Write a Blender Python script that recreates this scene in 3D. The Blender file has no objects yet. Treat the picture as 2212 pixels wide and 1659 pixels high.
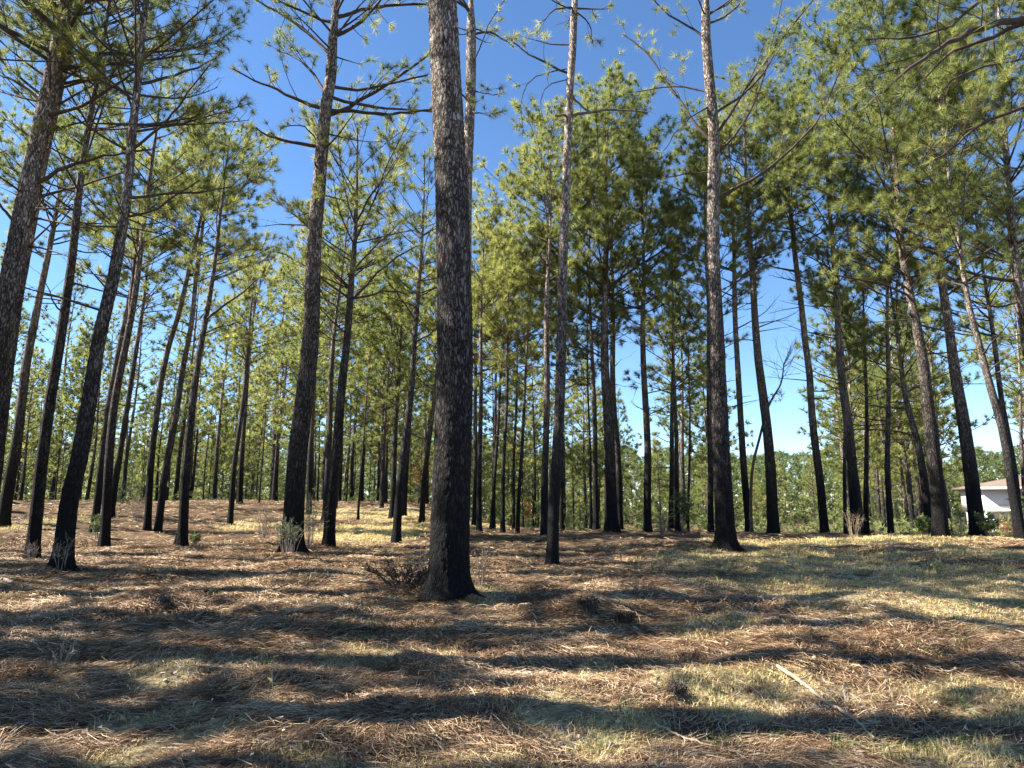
import bpy, math, random
import numpy as np
from mathutils import Vector

# ------------------------------------------------------------------ camera, sky, sun, exposure
scene = bpy.context.scene
PITCH = math.radians(10.0)
F = 1475.0; CX, CY = 1106.0, 829.5          # focal length and centre of the photograph, in 2212-px units
CAMZ = 1.6
cam_d = bpy.data.cameras.new("camera")
cam_d.sensor_width = 36.0; cam_d.lens = 36.0 * F / 2212.0
cam_d.clip_start = 0.05; cam_d.clip_end = 3000
cam = bpy.data.objects.new("camera", cam_d); scene.collection.objects.link(cam)
cam.location = (0, 0, CAMZ); cam.rotation_euler = (math.radians(90) + PITCH, 0, 0)
scene.camera = cam

SUN_AZ = math.radians(88.0)                 # to the left of the view direction
SUN_EL = math.radians(41.0)
world = bpy.data.worlds.new("World"); scene.world = world; world.use_nodes = True
wn = world.node_tree.nodes; wl_ = world.node_tree.links
bg = wn["Background"]
sky = wn.new("ShaderNodeTexSky"); sky.sky_type = 'NISHITA'; sky.sun_disc = False
sky.sun_elevation = SUN_EL; sky.sun_rotation = -SUN_AZ
sky.air_density = 0.9; sky.dust_density = 0.0; sky.ozone_density = 2.4; sky.altitude = 1800
hsv = wn.new("ShaderNodeHueSaturation"); hsv.inputs["Saturation"].default_value = 1.12; wl_.new(sky.outputs[0], hsv.inputs["Color"])
wl_.new(hsv.outputs[0], bg.inputs[0]); bg.inputs[1].default_value = 0.078
sun_d = bpy.data.lights.new("sun", 'SUN'); sun_d.energy = 5.0; sun_d.angle = math.radians(0.5)
sun_d.color = (1.0, 0.94, 0.85)
sun = bpy.data.objects.new("sun", sun_d); scene.collection.objects.link(sun)
S = Vector((-math.sin(SUN_AZ) * math.cos(SUN_EL), math.cos(SUN_AZ) * math.cos(SUN_EL), math.sin(SUN_EL)))
sun.rotation_euler = (-S).to_track_quat('-Z', 'Y').to_euler()
sun.location = (-20, -5, 30)
vs = scene.view_settings
vs.view_transform = 'Standard'; vs.look = 'None'; vs.gamma = 1.0; vs.use_curve_mapping = False; vs.exposure = 1.9
scene.cycles.max_bounces = 4; scene.cycles.diffuse_bounces = 3; scene.cycles.transparent_max_bounces = 4

COL = scene.collection
rng = np.random.default_rng(7)
random.seed(7)

# ------------------------------------------------------------------ helpers
def link(o, parent=None):
    COL.objects.link(o)
    if parent is not None: o.parent = parent
    return o

def tag(o, label=None, cat=None, group=None, kind=None):
    if label: o["label"] = label
    if cat: o["category"] = cat
    if group: o["group"] = group
    if kind: o["kind"] = kind
    return o

def empty(name, loc, rz=0.0):
    o = bpy.data.objects.new(name, None); o.location = loc; o.rotation_euler = (0, 0, rz)
    o.empty_display_size = 0.3
    return link(o)

def mesh_obj(name, verts, faces_list, mats, parent=None, matidx=None, rnd=None, smooth=False, loc=None):
    """faces_list: list of (F,k) int arrays (one k per array); matidx: list of ints per array."""
    me = bpy.data.meshes.new(name)
    verts = np.asarray(verts, dtype=np.float32)
    me.vertices.add(len(verts)); me.vertices.foreach_set("co", verts.ravel())
    fl = [np.asarray(f, dtype=np.int32) for f in faces_list if len(f)]
    mi = [m for f, m in zip(faces_list, matidx or [0] * len(faces_list)) if len(f)]
    loops = np.concatenate([f.ravel() for f in fl]); tot = np.concatenate([np.full(len(f), f.shape[1], np.int32) for f in fl])
    start = np.concatenate([[0], np.cumsum(tot)[:-1]]).astype(np.int32)
    me.loops.add(len(loops)); me.loops.foreach_set("vertex_index", loops)
    me.polygons.add(len(tot)); me.polygons.foreach_set("loop_start", start); me.polygons.foreach_set("loop_total", tot)
    for m in mats: me.materials.append(m)
    if len(mats) > 1:
        me.polygons.foreach_set("material_index", np.concatenate([np.full(len(f), m, np.int32) for f, m in zip(fl, mi)]))
    if smooth: me.polygons.foreach_set("use_smooth", np.ones(len(tot), dtype=bool))
    if rnd is not None:
        a = me.attributes.new("rnd", 'FLOAT', 'POINT'); a.data.foreach_set("value", np.asarray(rnd, dtype=np.float32))
    me.update(calc_edges=True)
    o = bpy.data.objects.new(name, me)
    if loc is not None: o.location = loc
    return link(o, parent)

def unit(v):
    v = np.asarray(v, float); n = np.linalg.norm(v, axis=-1, keepdims=True); return v / np.maximum(n, 1e-9)

def tubes(P, Rr, sides=5, cap=False):
    """P (T,K,3), Rr (T,K) -> verts, quads"""
    P = np.asarray(P, float); Rr = np.asarray(Rr, float); T, K, _ = P.shape
    tan = np.empty_like(P); tan[:, 1:-1] = P[:, 2:] - P[:, :-2]; tan[:, 0] = P[:, 1] - P[:, 0]; tan[:, -1] = P[:, -1] - P[:, -2]
    tan = unit(tan)
    ref = np.where(np.abs(unit(P[:, -1] - P[:, 0])[:, 2:3]) > 0.8, np.array([[1.0, 0, 0]]), np.array([[0, 0, 1.0]]))[:, None, :]
    u = unit(np.cross(tan, np.broadcast_to(ref, tan.shape))); v = np.cross(tan, u)
    a = np.arange(sides) * 2 * np.pi / sides
    V = P[:, :, None, :] + Rr[:, :, None, None] * (u[:, :, None, :] * np.cos(a)[None, None, :, None] + v[:, :, None, :] * np.sin(a)[None, None, :, None])
    idx = np.arange(T * K * sides).reshape(T, K, sides)
    a0 = idx[:, :-1, :]; a1 = np.roll(a0, -1, axis=2); b0 = idx[:, 1:, :]; b1 = np.roll(b0, -1, axis=2)
    Q = np.stack([a0, a1, b1, b0], axis=-1).reshape(-1, 4)
    return V.reshape(-1, 3), Q

def tuft_tris(pos, dr, n, L, w, rg, spread=(12, 80), back=0.08):
    M = len(pos)
    pos = np.repeat(pos, n, axis=0); ax = np.repeat(unit(dr), n, axis=0)
    r = rg.normal(size=(M * n, 3)); per = unit(r - (r * ax).sum(1, keepdims=True) * ax)
    al = np.radians(rg.uniform(spread[0], spread[1], M * n))[:, None]
    d = ax * np.cos(al) + per * np.sin(al); d[:, 2] -= 0.06; d = unit(d)
    b = pos - ax * rg.uniform(0, back, (M * n, 1))
    l = L * rg.uniform(0.65, 1.1, (M * n, 1)) * np.repeat(rg.uniform(.6, 1.2, M), n)[:, None]
    s = unit(np.cross(d, rg.normal(size=(M * n, 3)))) * (w * 0.5)
    V = np.stack([b - s, b + s, b + d * l], axis=1).reshape(-1, 3)
    Fc = np.arange(M * n * 3).reshape(-1, 3)
    rd = np.repeat(np.repeat(rg.uniform(0, 1, M), n) * 0.6 + rg.uniform(0, 0.4, M * n), 3)
    return V, Fc, rd

# value noise
_tab = np.random.default_rng(3).uniform(-1, 1, (256, 256))
def vnoise(x, y, s=1.0, o=0):
    x = np.asarray(x, float) / s + 37.3 + o * 17; y = np.asarray(y, float) / s + 91.7 + o * 29
    xi = np.floor(x).astype(int); yi = np.floor(y).astype(int); fx = x - xi; fy = y - yi
    fx = fx * fx * (3 - 2 * fx); fy = fy * fy * (3 - 2 * fy)
    g = lambda i, j: _tab[i % 256, j % 256]
    return (g(xi, yi) * (1 - fx) + g(xi + 1, yi) * fx) * (1 - fy) + (g(xi, yi + 1) * (1 - fx) + g(xi + 1, yi + 1) * fx) * fy

# ------------------------------------------------------------------ terrain
_D = np.linspace(0, 700, 14001)
def _sm(xs, zs):
    z = np.interp(_D, xs, zs); k = 61; kk = np.hanning(k); kk /= kk.sum()
    zp = np.concatenate([np.full(k // 2, z[0]), z, np.full(k // 2, z[-1])]); return np.convolve(zp, kk, 'valid')
_FL = _sm([0, 3, 4.5, 7, 9, 12.5, 17, 26, 32, 37, 44, 60, 100, 700], [0, 0.02, .1, .28, .4, .5, .62, .98, 1.45, 1.72, 1.75, 1.2, 0.2, -6])
_FR = _sm([0, 3, 4.5, 7, 9, 13, 17, 22, 27, 40, 70, 110, 700], [0, 0.02, .1, .29, .42, .56, .66, .76, .55, -.3, -.85, -.9, -5])
MOUNDS = []     # (x, y, height, sigma)
def gz(x, y, fine=True):
    x = np.asarray(x, float); y = np.asarray(y, float)
    d = np.hypot(x, y)
    az = np.where(y > 0.3, x / np.maximum(y, 0.3) * F + CX, np.where(x < 0, -2000, 4000))
    t = np.clip((1230 - az) / 380.0, 0, 1); t = t * t * (3 - 2 * t)
    z = np.interp(d, _D, _FL) * t + np.interp(d, _D, _FR) * (1 - t)
    amp = np.clip(d / 8, 0, 1)
    z = z + 0.07 * vnoise(x, y, 2.3, 1) * amp + 0.055 * vnoise(x, y, 0.9, 2) * amp
    if fine:
        z = z + 0.038 * vnoise(x, y * 1.6, 0.42, 3) + 0.018 * vnoise(x, y, 0.17, 4)
    for mx, my, mh, ms in MOUNDS:
        z = z + mh * np.exp(-((x - mx) ** 2 + (y - my) ** 2) / (2 * ms * ms))
    return z

def ray(px, py):
    r = (px - CX) / F; u = (CY - py) / F
    return np.array([r, math.cos(PITCH) - u * math.sin(PITCH), math.sin(PITCH) + u * math.cos(PITCH)])
def at(px, py, Y):
    d = ray(px, py); t = Y / d[1]; return np.array([0, 0, CAMZ]) + d * t
def hit(px, py, far=60.0):
    d = ray(px, py); t = np.linspace(2.5, far, 6000)
    P = np.array([0, 0, CAMZ]) + d[None, :] * t[:, None]
    below = P[:, 2] < gz(P[:, 0], P[:, 1], False)
    if not below.any(): return None
    return P[np.argmax(below)]
def onground(px, py):
    p = hit(px, py)
    if p is None: p = at(px, py, 22.0)
    return np.array([p[0], p[1], float(gz(p[0], p[1]))])

_p = hit(970, 1285); WX, WY = _p[0], _p[1]
MOUNDS.append((WX, WY, 0.10, 0.55))
for (mx, my, mh, ms) in [(590, 1490, .10, .28), (1480, 1500, .13, .24), (1275, 1320, .12, .25), (350, 1305, .12, .25), (560, 1615, .09, .3), (1900, 1330, .09, .6), (880, 1500, .07, .5), (1160, 1580, .07, .5), (1280, 1560, .05, .5), (400, 1440, .06, .5), (1700, 1420, .06, .6)]:
    _p = hit(mx, my)
    MOUNDS.append((_p[0], _p[1], mh, ms))

# ------------------------------------------------------------------ materials
def new_mat(name):
    m = bpy.data.materials.new(name); m.use_nodes = True
    nt = m.node_tree; b = nt.nodes["Principled BSDF"]; return m, nt, b
def N(nt, t, **kw):
    n = nt.nodes.new(t)
    for k, v in kw.items(): setattr(n, k, v)
    return n
def ramp(nt, src, stops):
    r = N(nt, "ShaderNodeValToRGB"); nt.links.new(src, r.inputs[0])
    e = r.color_ramp.elements
    while len(e) < len(stops): e.new(0.5)
    for el, (p, c) in zip(e, stops): el.position = p; el.color = (*c, 1)
    return r.outputs[0]
def mixc(nt, fac, a, b, mode='MIX'):
    m = N(nt, "ShaderNodeMix", data_type='RGBA', blend_type=mode)
    for i, v in ((0, fac), (6, a), (7, b)):
        if hasattr(v, "type") and hasattr(v, "links"): nt.links.new(v, m.inputs[i])
        else: m.inputs[i].default_value = v if i == 0 else (*v, 1)
    return m.outputs[2]
def maprange(nt, v, a, b, c=0, d=1):
    m = N(nt, "ShaderNodeMapRange"); nt.links.new(v, m.inputs[0])
    for i, x in enumerate((a, b, c, d)): m.inputs[i + 1].default_value = x
    return m.outputs[0]
def math_(nt, op, a, b=None):
    m = N(nt, "ShaderNodeMath", operation=op)
    for i, v in enumerate((a, b)):
        if v is None: continue
        if isinstance(v, (int, float)): m.inputs[i].default_value = v
        else: nt.links.new(v, m.inputs[i])
    return m.outputs[0]
def noise(nt, vec, scale, detail=3, rough=.55):
    n = N(nt, "ShaderNodeTexNoise"); nt.links.new(vec, n.inputs["Vector"])
    n.inputs["Scale"].default_value = scale; n.inputs["Detail"].default_value = detail; n.inputs["Roughness"].default_value = rough
    return n.outputs["Fac"]

def bark_material(name, plate=12.0, char_shade=1.0, bump=0.03):
    m, nt, b = new_mat(name); L = nt.links
    tc = N(nt, "ShaderNodeTexCoord"); oi = N(nt, "ShaderNodeObjectInfo")
    mp = N(nt, "ShaderNodeMapping"); mp.inputs["Scale"].default_value = (1, 1, 0.27)
    L.new(tc.outputs["Object"], mp.inputs[0])
    wob = N(nt, "ShaderNodeTexNoise"); L.new(mp.outputs[0], wob.inputs["Vector"]); wob.inputs["Scale"].default_value = 22; wob.inputs["Detail"].default_value = 4
    add = N(nt, "ShaderNodeVectorMath", operation='MULTIPLY_ADD'); L.new(wob.outputs["Color"], add.inputs[0])
    add.inputs[1].default_value = (0.085, 0.085, 0.085); L.new(mp.outputs[0], add.inputs[2])
    vo = N(nt, "ShaderNodeTexVoronoi", feature='DISTANCE_TO_EDGE'); L.new(add.outputs[0], vo.inputs["Vector"]); vo.inputs["Scale"].default_value = plate
    vc = N(nt, "ShaderNodeTexVoronoi", feature='F1'); L.new(add.outputs[0], vc.inputs["Vector"]); vc.inputs["Scale"].default_value = plate
    en = noise(nt, add.outputs[0], 9, 3, .6)
    edge = math_(nt, 'MULTIPLY', maprange(nt, math_(nt, 'ADD', vo.outputs["Distance"], math_(nt, 'MULTIPLY', math_(nt, 'SUBTRACT', en, .5), .35)), 0.0, 0.20), 1.0)
    sep = N(nt, "ShaderNodeSeparateColor"); L.new(vc.outputs["Color"], sep.inputs[0])
    fine = noise(nt, add.outputs[0], 55, 4, .65)
    plates = ramp(nt, sep.outputs[0], [(0, (.070, .058, .051)), (.5, (.10, .085, .075)), (.85, (.14, .12, .105)), (1, (.20, .165, .14))])
    col = mixc(nt, maprange(nt, fine, .35, .75), mixc(nt, 0.45, plates, (.03, .024, .02)), plates)
    # upper trunk: younger flaking orange-grey bark
    sx = N(nt, "ShaderNodeSeparateXYZ"); L.new(tc.outputs["Object"], sx.inputs[0])
    big = noise(nt, tc.outputs["Object"], 1.3, 2)
    hz = math_(nt, 'ADD', sx.outputs[2], math_(nt, 'MULTIPLY', big, 5.0))
    up = maprange(nt, hz, 5.5, 10.5)
    young = ramp(nt, sep.outputs[1], [(0, (.22, .18, .15)), (.5, (.38, .32, .26)), (.8, (.52, .48, .42)), (1, (.46, .30, .19))])
    col = mixc(nt, up, col, young)
    col = mixc(nt, edge, mixc(nt, up, (.018, .015, .014), (.07, .045, .032)), col)
    # char: black left by a ground fire on the lowest part, plus painted-in shade
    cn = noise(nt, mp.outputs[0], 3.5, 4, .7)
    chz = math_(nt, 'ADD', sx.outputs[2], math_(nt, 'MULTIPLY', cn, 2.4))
    chf = math_(nt, 'MULTIPLY', maprange(nt, math_(nt, 'ADD', chz, math_(nt, 'MULTIPLY', oi.outputs["Random"], -1.2)), 1.5, 3.6, 1, 0), char_shade)
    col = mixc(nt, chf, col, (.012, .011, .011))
    tone = maprange(nt, oi.outputs["Random"], 0, 1, .75, 1.45)
    hs = N(nt, "ShaderNodeHueSaturation"); L.new(col, hs.inputs["Color"]); L.new(tone, hs.inputs["Value"]); 
    L.new(hs.outputs[0], b.inputs["Base Color"]); b.inputs["Roughness"].default_value = .9; b.inputs["Specular IOR Level"].default_value = .15
    hgt = math_(nt, 'ADD', math_(nt, 'MULTIPLY', edge, 0.8), math_(nt, 'MULTIPLY', fine, 0.35))
    bp = N(nt, "ShaderNodeBump"); bp.inputs["Strength"].default_value = 1.0; bp.inputs["Distance"].default_value = bump
    L.new(hgt, bp.inputs["Height"]); L.new(bp.outputs[0], b.inputs["Normal"])
    return m
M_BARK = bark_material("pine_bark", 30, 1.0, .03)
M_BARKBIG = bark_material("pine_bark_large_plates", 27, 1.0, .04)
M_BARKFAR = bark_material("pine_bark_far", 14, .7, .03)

def simple(name, col, rough=.8, nscale=20, var=.35, spec=.2):
    m, nt, b = new_mat(name)
    tc = N(nt, "ShaderNodeTexCoord"); n = noise(nt, tc.outputs["Object"], nscale, 4)
    c = mixc(nt, maprange(nt, n, .3, .7), tuple(x * (1 - var) for x in col), tuple(min(1, x * (1 + var)) for x in col))
    nt.links.new(c, b.inputs["Base Color"]); b.inputs["Roughness"].default_value = rough; b.inputs["Specular IOR Level"].default_value = spec
    return m
M_TWIG = simple("branch_bark", (.075, .055, .045), nscale=8)
M_DEAD = simple("dead_branch_bark", (.17, .14, .12), nscale=10)
M_PALEW = simple("bare_weathered_wood", (.34, .26, .18), nscale=14, var=.25)
M_GREYW = simple("grey_dead_twig", (.24, .20, .17), nscale=14, var=.3)
M_CHAR = simple("charred_wood", (.018, .017, .017), nscale=18, var=.5)

def leaf_material(name, stops, trans=.35, rough=.55, attr="rnd", objvar=.25):
    m, nt, b = new_mat(name); L = nt.links
    at_ = N(nt, "ShaderNodeAttribute", attribute_name=attr); oi = N(nt, "ShaderNodeObjectInfo")
    c = ramp(nt, at_.outputs["Fac"], stops)
    hs = N(nt, "ShaderNodeHueSaturation"); L.new(c, hs.inputs["Color"])
    L.new(maprange(nt, oi.outputs["Random"], 0, 1, 1 - objvar, 1 + objvar), hs.inputs["Value"])
    L.new(maprange(nt, oi.outputs["Random"], 0, 1, .515, .485), hs.inputs["Hue"])
    L.new(hs.outputs[0], b.inputs["Base Color"]); b.inputs["Roughness"].default_value = rough; b.inputs["Specular IOR Level"].default_value = .3
    tr = N(nt, "ShaderNodeBsdfTranslucent"); L.new(hs.outputs[0], tr.inputs[0])
    mx = N(nt, "ShaderNodeMixShader"); mx.inputs[0].default_value = trans
    L.new(b.outputs[0], mx.inputs[1]); L.new(tr.outputs[0], mx.inputs[2])
    L.new(mx.outputs[0], nt.nodes["Material Output"].inputs[0])
    return m
M_NEEDLE = leaf_material("pine_needles", [(0, (.14, .165, .045)), (.5, (.28, .31, .085)), (.9, (.40, .42, .14)), (1, (.40, .29, .13))], .6)
M_FARLEAF = leaf_material("distant_leaves", [(0, (.12, .15, .05)), (.6, (.22, .26, .09)), (1, (.32, .34, .13))], .5)
M_LEAF = leaf_material("broad_leaves", [(0, (.05, .085, .025)), (.6, (.10, .145, .045)), (1, (.17, .19, .06))], .35)
M_DRYLEAF = leaf_material("orange_leaves", [(0, (.35, .14, .03)), (1, (.50, .28, .06))], .4)
M_BROWNLEAF = leaf_material("dead_brown_leaves", [(0, (.03, .02, .013)), (1, (.10, .065, .038))], .15)
M_STRAW = leaf_material("fallen_pine_needles", [(0, (.07, .038, .019)), (.3, (.21, .125, .062)), (.6, (.43, .29, .16)), (.85, (.66, .51, .31)), (1, (.82, .70, .50))], .1, .6, objvar=0)
M_DRYG = leaf_material("dry_grass_blades", [(0, (.36, .27, .10)), (.5, (.68, .52, .23)), (.9, (.82, .68, .36)), (1, (.46, .34, .15))], .25, .6, objvar=0)
M_GREENG = leaf_material("green_grass_blades", [(0, (.05, .085, .025)), (1, (.12, .17, .05))], .3, .6, objvar=0)

def ground_material():
    m, nt, b = new_mat("needle_covered_soil"); L = nt.links
    geo = N(nt, "ShaderNodeNewGeometry"); P = geo.outputs["Position"]
    a = noise(nt, P, 0.45, 4); c = noise(nt, P, 2.2, 5, .6); f = noise(nt, P, 24, 5, .7)
    mp = N(nt, "ShaderNodeMapping"); mp.inputs["Scale"].default_value = (14, 42, 20); mp.inputs["Rotation"].default_value = (0, 0, .5); L.new(P, mp.inputs[0])
    st = noise(nt, mp.outputs[0], 2.0, 4, .7)
    mp2 = N(nt, "ShaderNodeMapping"); mp2.inputs["Scale"].default_value = (60, 18, 20); mp2.inputs["Rotation"].default_value = (0, 0, .3); L.new(P, mp2.inputs[0])
    st2 = noise(nt, mp2.outputs[0], 1.6, 4, .7)
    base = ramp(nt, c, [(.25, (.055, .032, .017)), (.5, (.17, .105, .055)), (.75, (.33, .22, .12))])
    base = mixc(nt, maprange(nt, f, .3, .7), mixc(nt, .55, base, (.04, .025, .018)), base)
    base = mixc(nt, maprange(nt, st, .52, .68, 0, .75), base, (.47, .33, .22))
    base = mixc(nt, maprange(nt, st2, .55, .7, 0, .65), base, (.42, .29, .19))
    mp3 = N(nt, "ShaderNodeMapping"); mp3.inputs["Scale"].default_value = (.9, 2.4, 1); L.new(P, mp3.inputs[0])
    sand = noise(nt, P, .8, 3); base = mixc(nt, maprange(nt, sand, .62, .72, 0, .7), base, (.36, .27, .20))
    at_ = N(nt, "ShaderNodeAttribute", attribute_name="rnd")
    dk = noise(nt, mp3.outputs[0], 1.0, 5, .65); base = mixc(nt, maprange(nt, dk, .47, .62, 0, .8), base, (.045, .027, .016))  # dark streaks in the colour stand in for shadow streaks on the straw
    gn = noise(nt, P, 6, 5, .7)
    gf = math_(nt, 'MULTIPLY', at_.outputs["Fac"], maprange(nt, gn, .36, .56))
    gcol = mixc(nt, maprange(nt, f, .35, .65), (.36, .285, .13), (.66, .55, .31))
    base = mixc(nt, gf, base, gcol)
    L.new(base, b.inputs["Base Color"]); b.inputs["Roughness"].default_value = .95; b.inputs["Specular IOR Level"].default_value = .1
    bp = N(nt, "ShaderNodeBump"); bp.inputs["Strength"].default_value = 1; bp.inputs["Distance"].default_value = .05
    L.new(math_(nt, 'ADD', f, math_(nt, 'ADD', math_(nt, 'MULTIPLY', st, .7), math_(nt, 'MULTIPLY', c, 1.2))), bp.inputs["Height"]); L.new(bp.outputs[0], b.inputs["Normal"])
    return m
M_GROUND = ground_material()

# ------------------------------------------------------------------ ground sheet
GRASS = []      # yellow dry-grass patches: (x, y, rx, ry, strength)
for (gx, gy, grx, gry, s) in [(1700, 1215, 280, 22, 1), (1950, 1260, 330, 34, 1), (1750, 1265, 200, 26, .9), (2060, 1310, 260, 26, 1), (2170, 1200, 140, 14, 1), (1560, 1340, 110, 16, .9), (1550, 1465, 170, 26, 1),
                              (1210, 1540, 110, 28, 1), (1250, 1450, 90, 15, .9), (400, 1430, 80, 20, .9), (400, 1610, 110, 26, 1), (350, 1530, 60, 12, .8), (790, 1420, 60, 12, .8), (930, 1412, 40, 10, .8), (690, 1420, 40, 14, .7),
                              (2100, 1500, 130, 28, .8), (2110, 1640, 150, 26, 1), (1850, 1500, 60, 20, .7), (1080, 1290, 50, 16, 1), (850, 1105, 70, 14, 1), (800, 1145, 110, 20, 1), (720, 1110, 60, 12, .8), (1850, 1168, 260, 10, 1), (1060, 1140, 60, 16, .7),
                              (540, 1135, 40, 10, .8), (160, 1125, 60, 8, .6), (40, 1140, 60, 9, .6), (1300, 1590, 60, 15, .5), (100, 1480, 70, 12, .8), (1100, 1650, 120, 18, .7), (760, 1655, 160, 14, .8), (1640, 1200, 90, 10, .9), (30, 1300, 60, 6, .5)]:
    c0 = hit(gx, gy)
    if c0 is None: continue
    up_, dn = hit(gx, gy - gry), hit(gx, gy + gry)
    ry = abs((up_ if up_ is not None else c0)[1] - (dn if dn is not None else c0)[1]) / 2 + .1
    GRASS.append((c0[0], c0[1], grx / F * c0[1], min(ry, 4.0), s))
def grassness(x, y):
    g = np.zeros_like(np.asarray(x, float))
    wx = x + .35 * vnoise(x, y, .6, 8); wy = y + .35 * vnoise(x, y, .6, 9)
    for gx, gy, rx, ry, s in GRASS:
        q = ((wx - gx) / rx) ** 2 + ((wy - gy) / ry) ** 2
        g = np.maximum(g, s * np.clip(1.7 - q, 0, 1))
    return g
ang = np.concatenate([np.arange(-180, -48, 3.0), np.arange(-48, 48, 0.22), np.arange(48, 180, 3.0)])
rad = np.concatenate([[0.0], np.geomspace(.5, 3.6, 14)[:-1], np.geomspace(3.6, 30, 300)[:-1], np.geomspace(30, 60, 50)[:-1], np.geomspace(60, 650, 40)])
A, R_ = np.meshgrid(np.radians(ang), rad[1:], indexing='ij')
gx_ = np.sin(A) * R_; gy_ = np.cos(A) * R_
gzv = gz(gx_, gy_, True)
V = np.concatenate([[[0, 0, float(gz(0., 0.))]], np.stack([gx_, gy_, gzv], -1).reshape(-1, 3)])
na, nr = gx_.shape
idx = 1 + np.arange(na * nr).reshape(na, nr)
i0 = idx; i1 = np.roll(idx, -1, axis=0)
Q = np.stack([i0[:, :-1], i0[:, 1:], i1[:, 1:], i1[:, :-1]], -1).reshape(-1, 4)[:, ::-1]
T3 = np.stack([np.zeros(na, int), i1[:, 0], i0[:, 0]], -1)[:, ::-1]
T3 = T3[:, ::-1]
gr = grassness(V[:, 0], V[:, 1])
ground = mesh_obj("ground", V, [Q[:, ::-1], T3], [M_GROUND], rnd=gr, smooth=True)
nrm = ground.data.polygons[0].normal
if nrm.z < 0: ground.data.flip_normals()
tag(ground, kind="structure")

# ------------------------------------------------------------------ pine trees
class Crown:
    def __init__(s): s.paths = {}; s.tp = []; s.td = []
    def path(s, P, r0, r1):
        K = len(P); s.paths.setdefault(K, [[], []]); s.paths[K][0].append(P); s.paths[K][1].append(np.linspace(r0, r1, K))
    def tuft(s, p, d): s.tp.append(p); s.td.append(d)
    def wood(s, sides):
        Vs, Qs, n = [], [], 0
        for K, (P, R) in s.paths.items():
            v, q = tubes(np.array(P), np.array(R), sides); Vs.append(v); Qs.append(q + n); n += len(v)
        return (np.concatenate(Vs), np.concatenate(Qs)) if Vs else (np.zeros((0, 3)), np.zeros((0, 4), int))

def lim_path(p0, d0, L, K, rg, up=.35, wob=.12):
    """curved path starting at p0 in direction d0, turning upward"""
    P = [np.array(p0, float)]; d = unit(d0)
    for i in range(K - 1):
        d = unit(d + np.array([0, 0, up / K]) + rg.normal(0, wob, 3) / math.sqrt(K)); P.append(P[-1] + d * L / (K - 1))
    return np.array(P)

def foliate(cr, P, rg, rbase, dens=1.0, t0=.3, bare=False, minr=.004, scale=1.0):
    """put twigs, twiglets and tufts on the limb path P"""
    K = len(P); L = np.linalg.norm(P[1:] - P[:-1], axis=1).sum()
    step = .22 / dens * scale
    n = max(2, int(L * (1 - t0) / step)); side = 1
    for i in range(n):
        t = t0 + (1 - t0) * (i + rg.uniform(.2, .8)) / n
        f = t * (K - 1); k = min(int(f), K - 2); p = P[k] + (P[k + 1] - P[k]) * (f - k); d = unit(P[k + 1] - P[k])
        side = -side
        lat = unit(np.cross(d, [0, 0, 1.0]) * side + np.array([0, 0, rg.uniform(-.5, .9)]))
        a = math.radians(rg.uniform(30, 65)); dd = unit(d * math.cos(a) + lat * math.sin(a))
        l = (.30 + .42 * L * (1 - t) * .8) * rg.uniform(.6, 1.2); l = min(l, 1.5)
        TP = lim_path(p, dd, l, 4, rg, up=.45, wob=.22)
        rb = max(minr, rbase * .42 * (1 - .55 * t)); cr.path(TP, rb, minr * .7)
        if not bare:
            cr.tuft(TP[-1], TP[-1] - TP[-2])
            if rg.random() < .7: cr.tuft((TP[-1] * .55 + TP[-2] * .45), TP[-1] - TP[-2])
        m = int(l / (.20 * scale) * rg.uniform(.5, 1.1))
        for j in range(m):
            q = rg.uniform(.3, .95) * 3; kk = min(int(q), 2); pp = TP[kk] + (TP[kk + 1] - TP[kk]) * (q - kk)
            dj = unit(unit(TP[kk + 1] - TP[kk]) + rg.normal(0, .55, 3) + [0, 0, .2]); lj = rg.uniform(.12, .34)
            e = pp + dj * lj; cr.path(np.array([pp, (pp + e) / 2 + rg.normal(0, .012, 3), e]), minr * .8, minr * .5)
            if not bare: cr.tuft(e, dj)
    if not bare:
        cr.tuft(P[-1], P[-1] - P[-2])

def tuft_params(D):
    if D < 17.5: return 42, .21, .0075, 5
    if D < 24: return 46, .23, .0115, 4
    if D < 34: return 30, .24, .018, 4
    return 10, .27, .034, 3

def trunk_mesh(name, path, rad_, mat, parent, seg=18, rg=rng, rough=.03, flare=True, relief=0):
    path_r = rad_
    K = len(path); z = path[:, 2]
    v, q = tubes(path[None], rad_[None], seg)
    v = v.reshape(K, seg, 3); c = path[:, None, :]
    a = np.arange(seg)[None, :] / seg * 2 * np.pi; zz = z[:, None]
    nz = rough * (np.sin(3 * a + zz * 1.3 + rg.uniform(0, 6)) * .5 + np.sin(5 * a - zz * .9 + 1) * .4) + rough * 1.1 * rg.uniform(-1, 1, (K, seg))
    fl = np.zeros_like(nz)
    if flare:
        lob = 1 + .45 * np.sin(4 * a + rg.uniform(0, 6)) + .3 * np.sin(7 * a + rg.uniform(0, 6))
        fl = (.30 * np.exp(-np.maximum(zz, 0) / .20) if seg < 60 else .26 * np.exp(-np.maximum(zz, 0) / .22) + .42 * np.exp(-np.maximum(zz, 0) / .09)) * np.maximum(lob, .1) * np.ones_like(nz)
    f = 1 + nz + fl
    if relief > 0:
        AR = a * path_r[:, None]; bx_ = (AR / .045); 
        w1 = vnoise(a * 0 + AR, zz + 0 * a, .045, 5) ; q_ = np.abs(vnoise(AR + .015 * vnoise(AR, zz + 0 * a, .05, 7), (zz + 0 * a) * .33, .038, 6))
        f = f + relief * (np.minimum(q_ * 2.4, 1) - .6 + .25 * w1) / np.maximum(path_r[:, None], .02)
    v = c + (v - c) * f[:, :, None]
    return mesh_obj(name, v.reshape(-1, 3), [q], [mat], parent, smooth=True)

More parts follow.
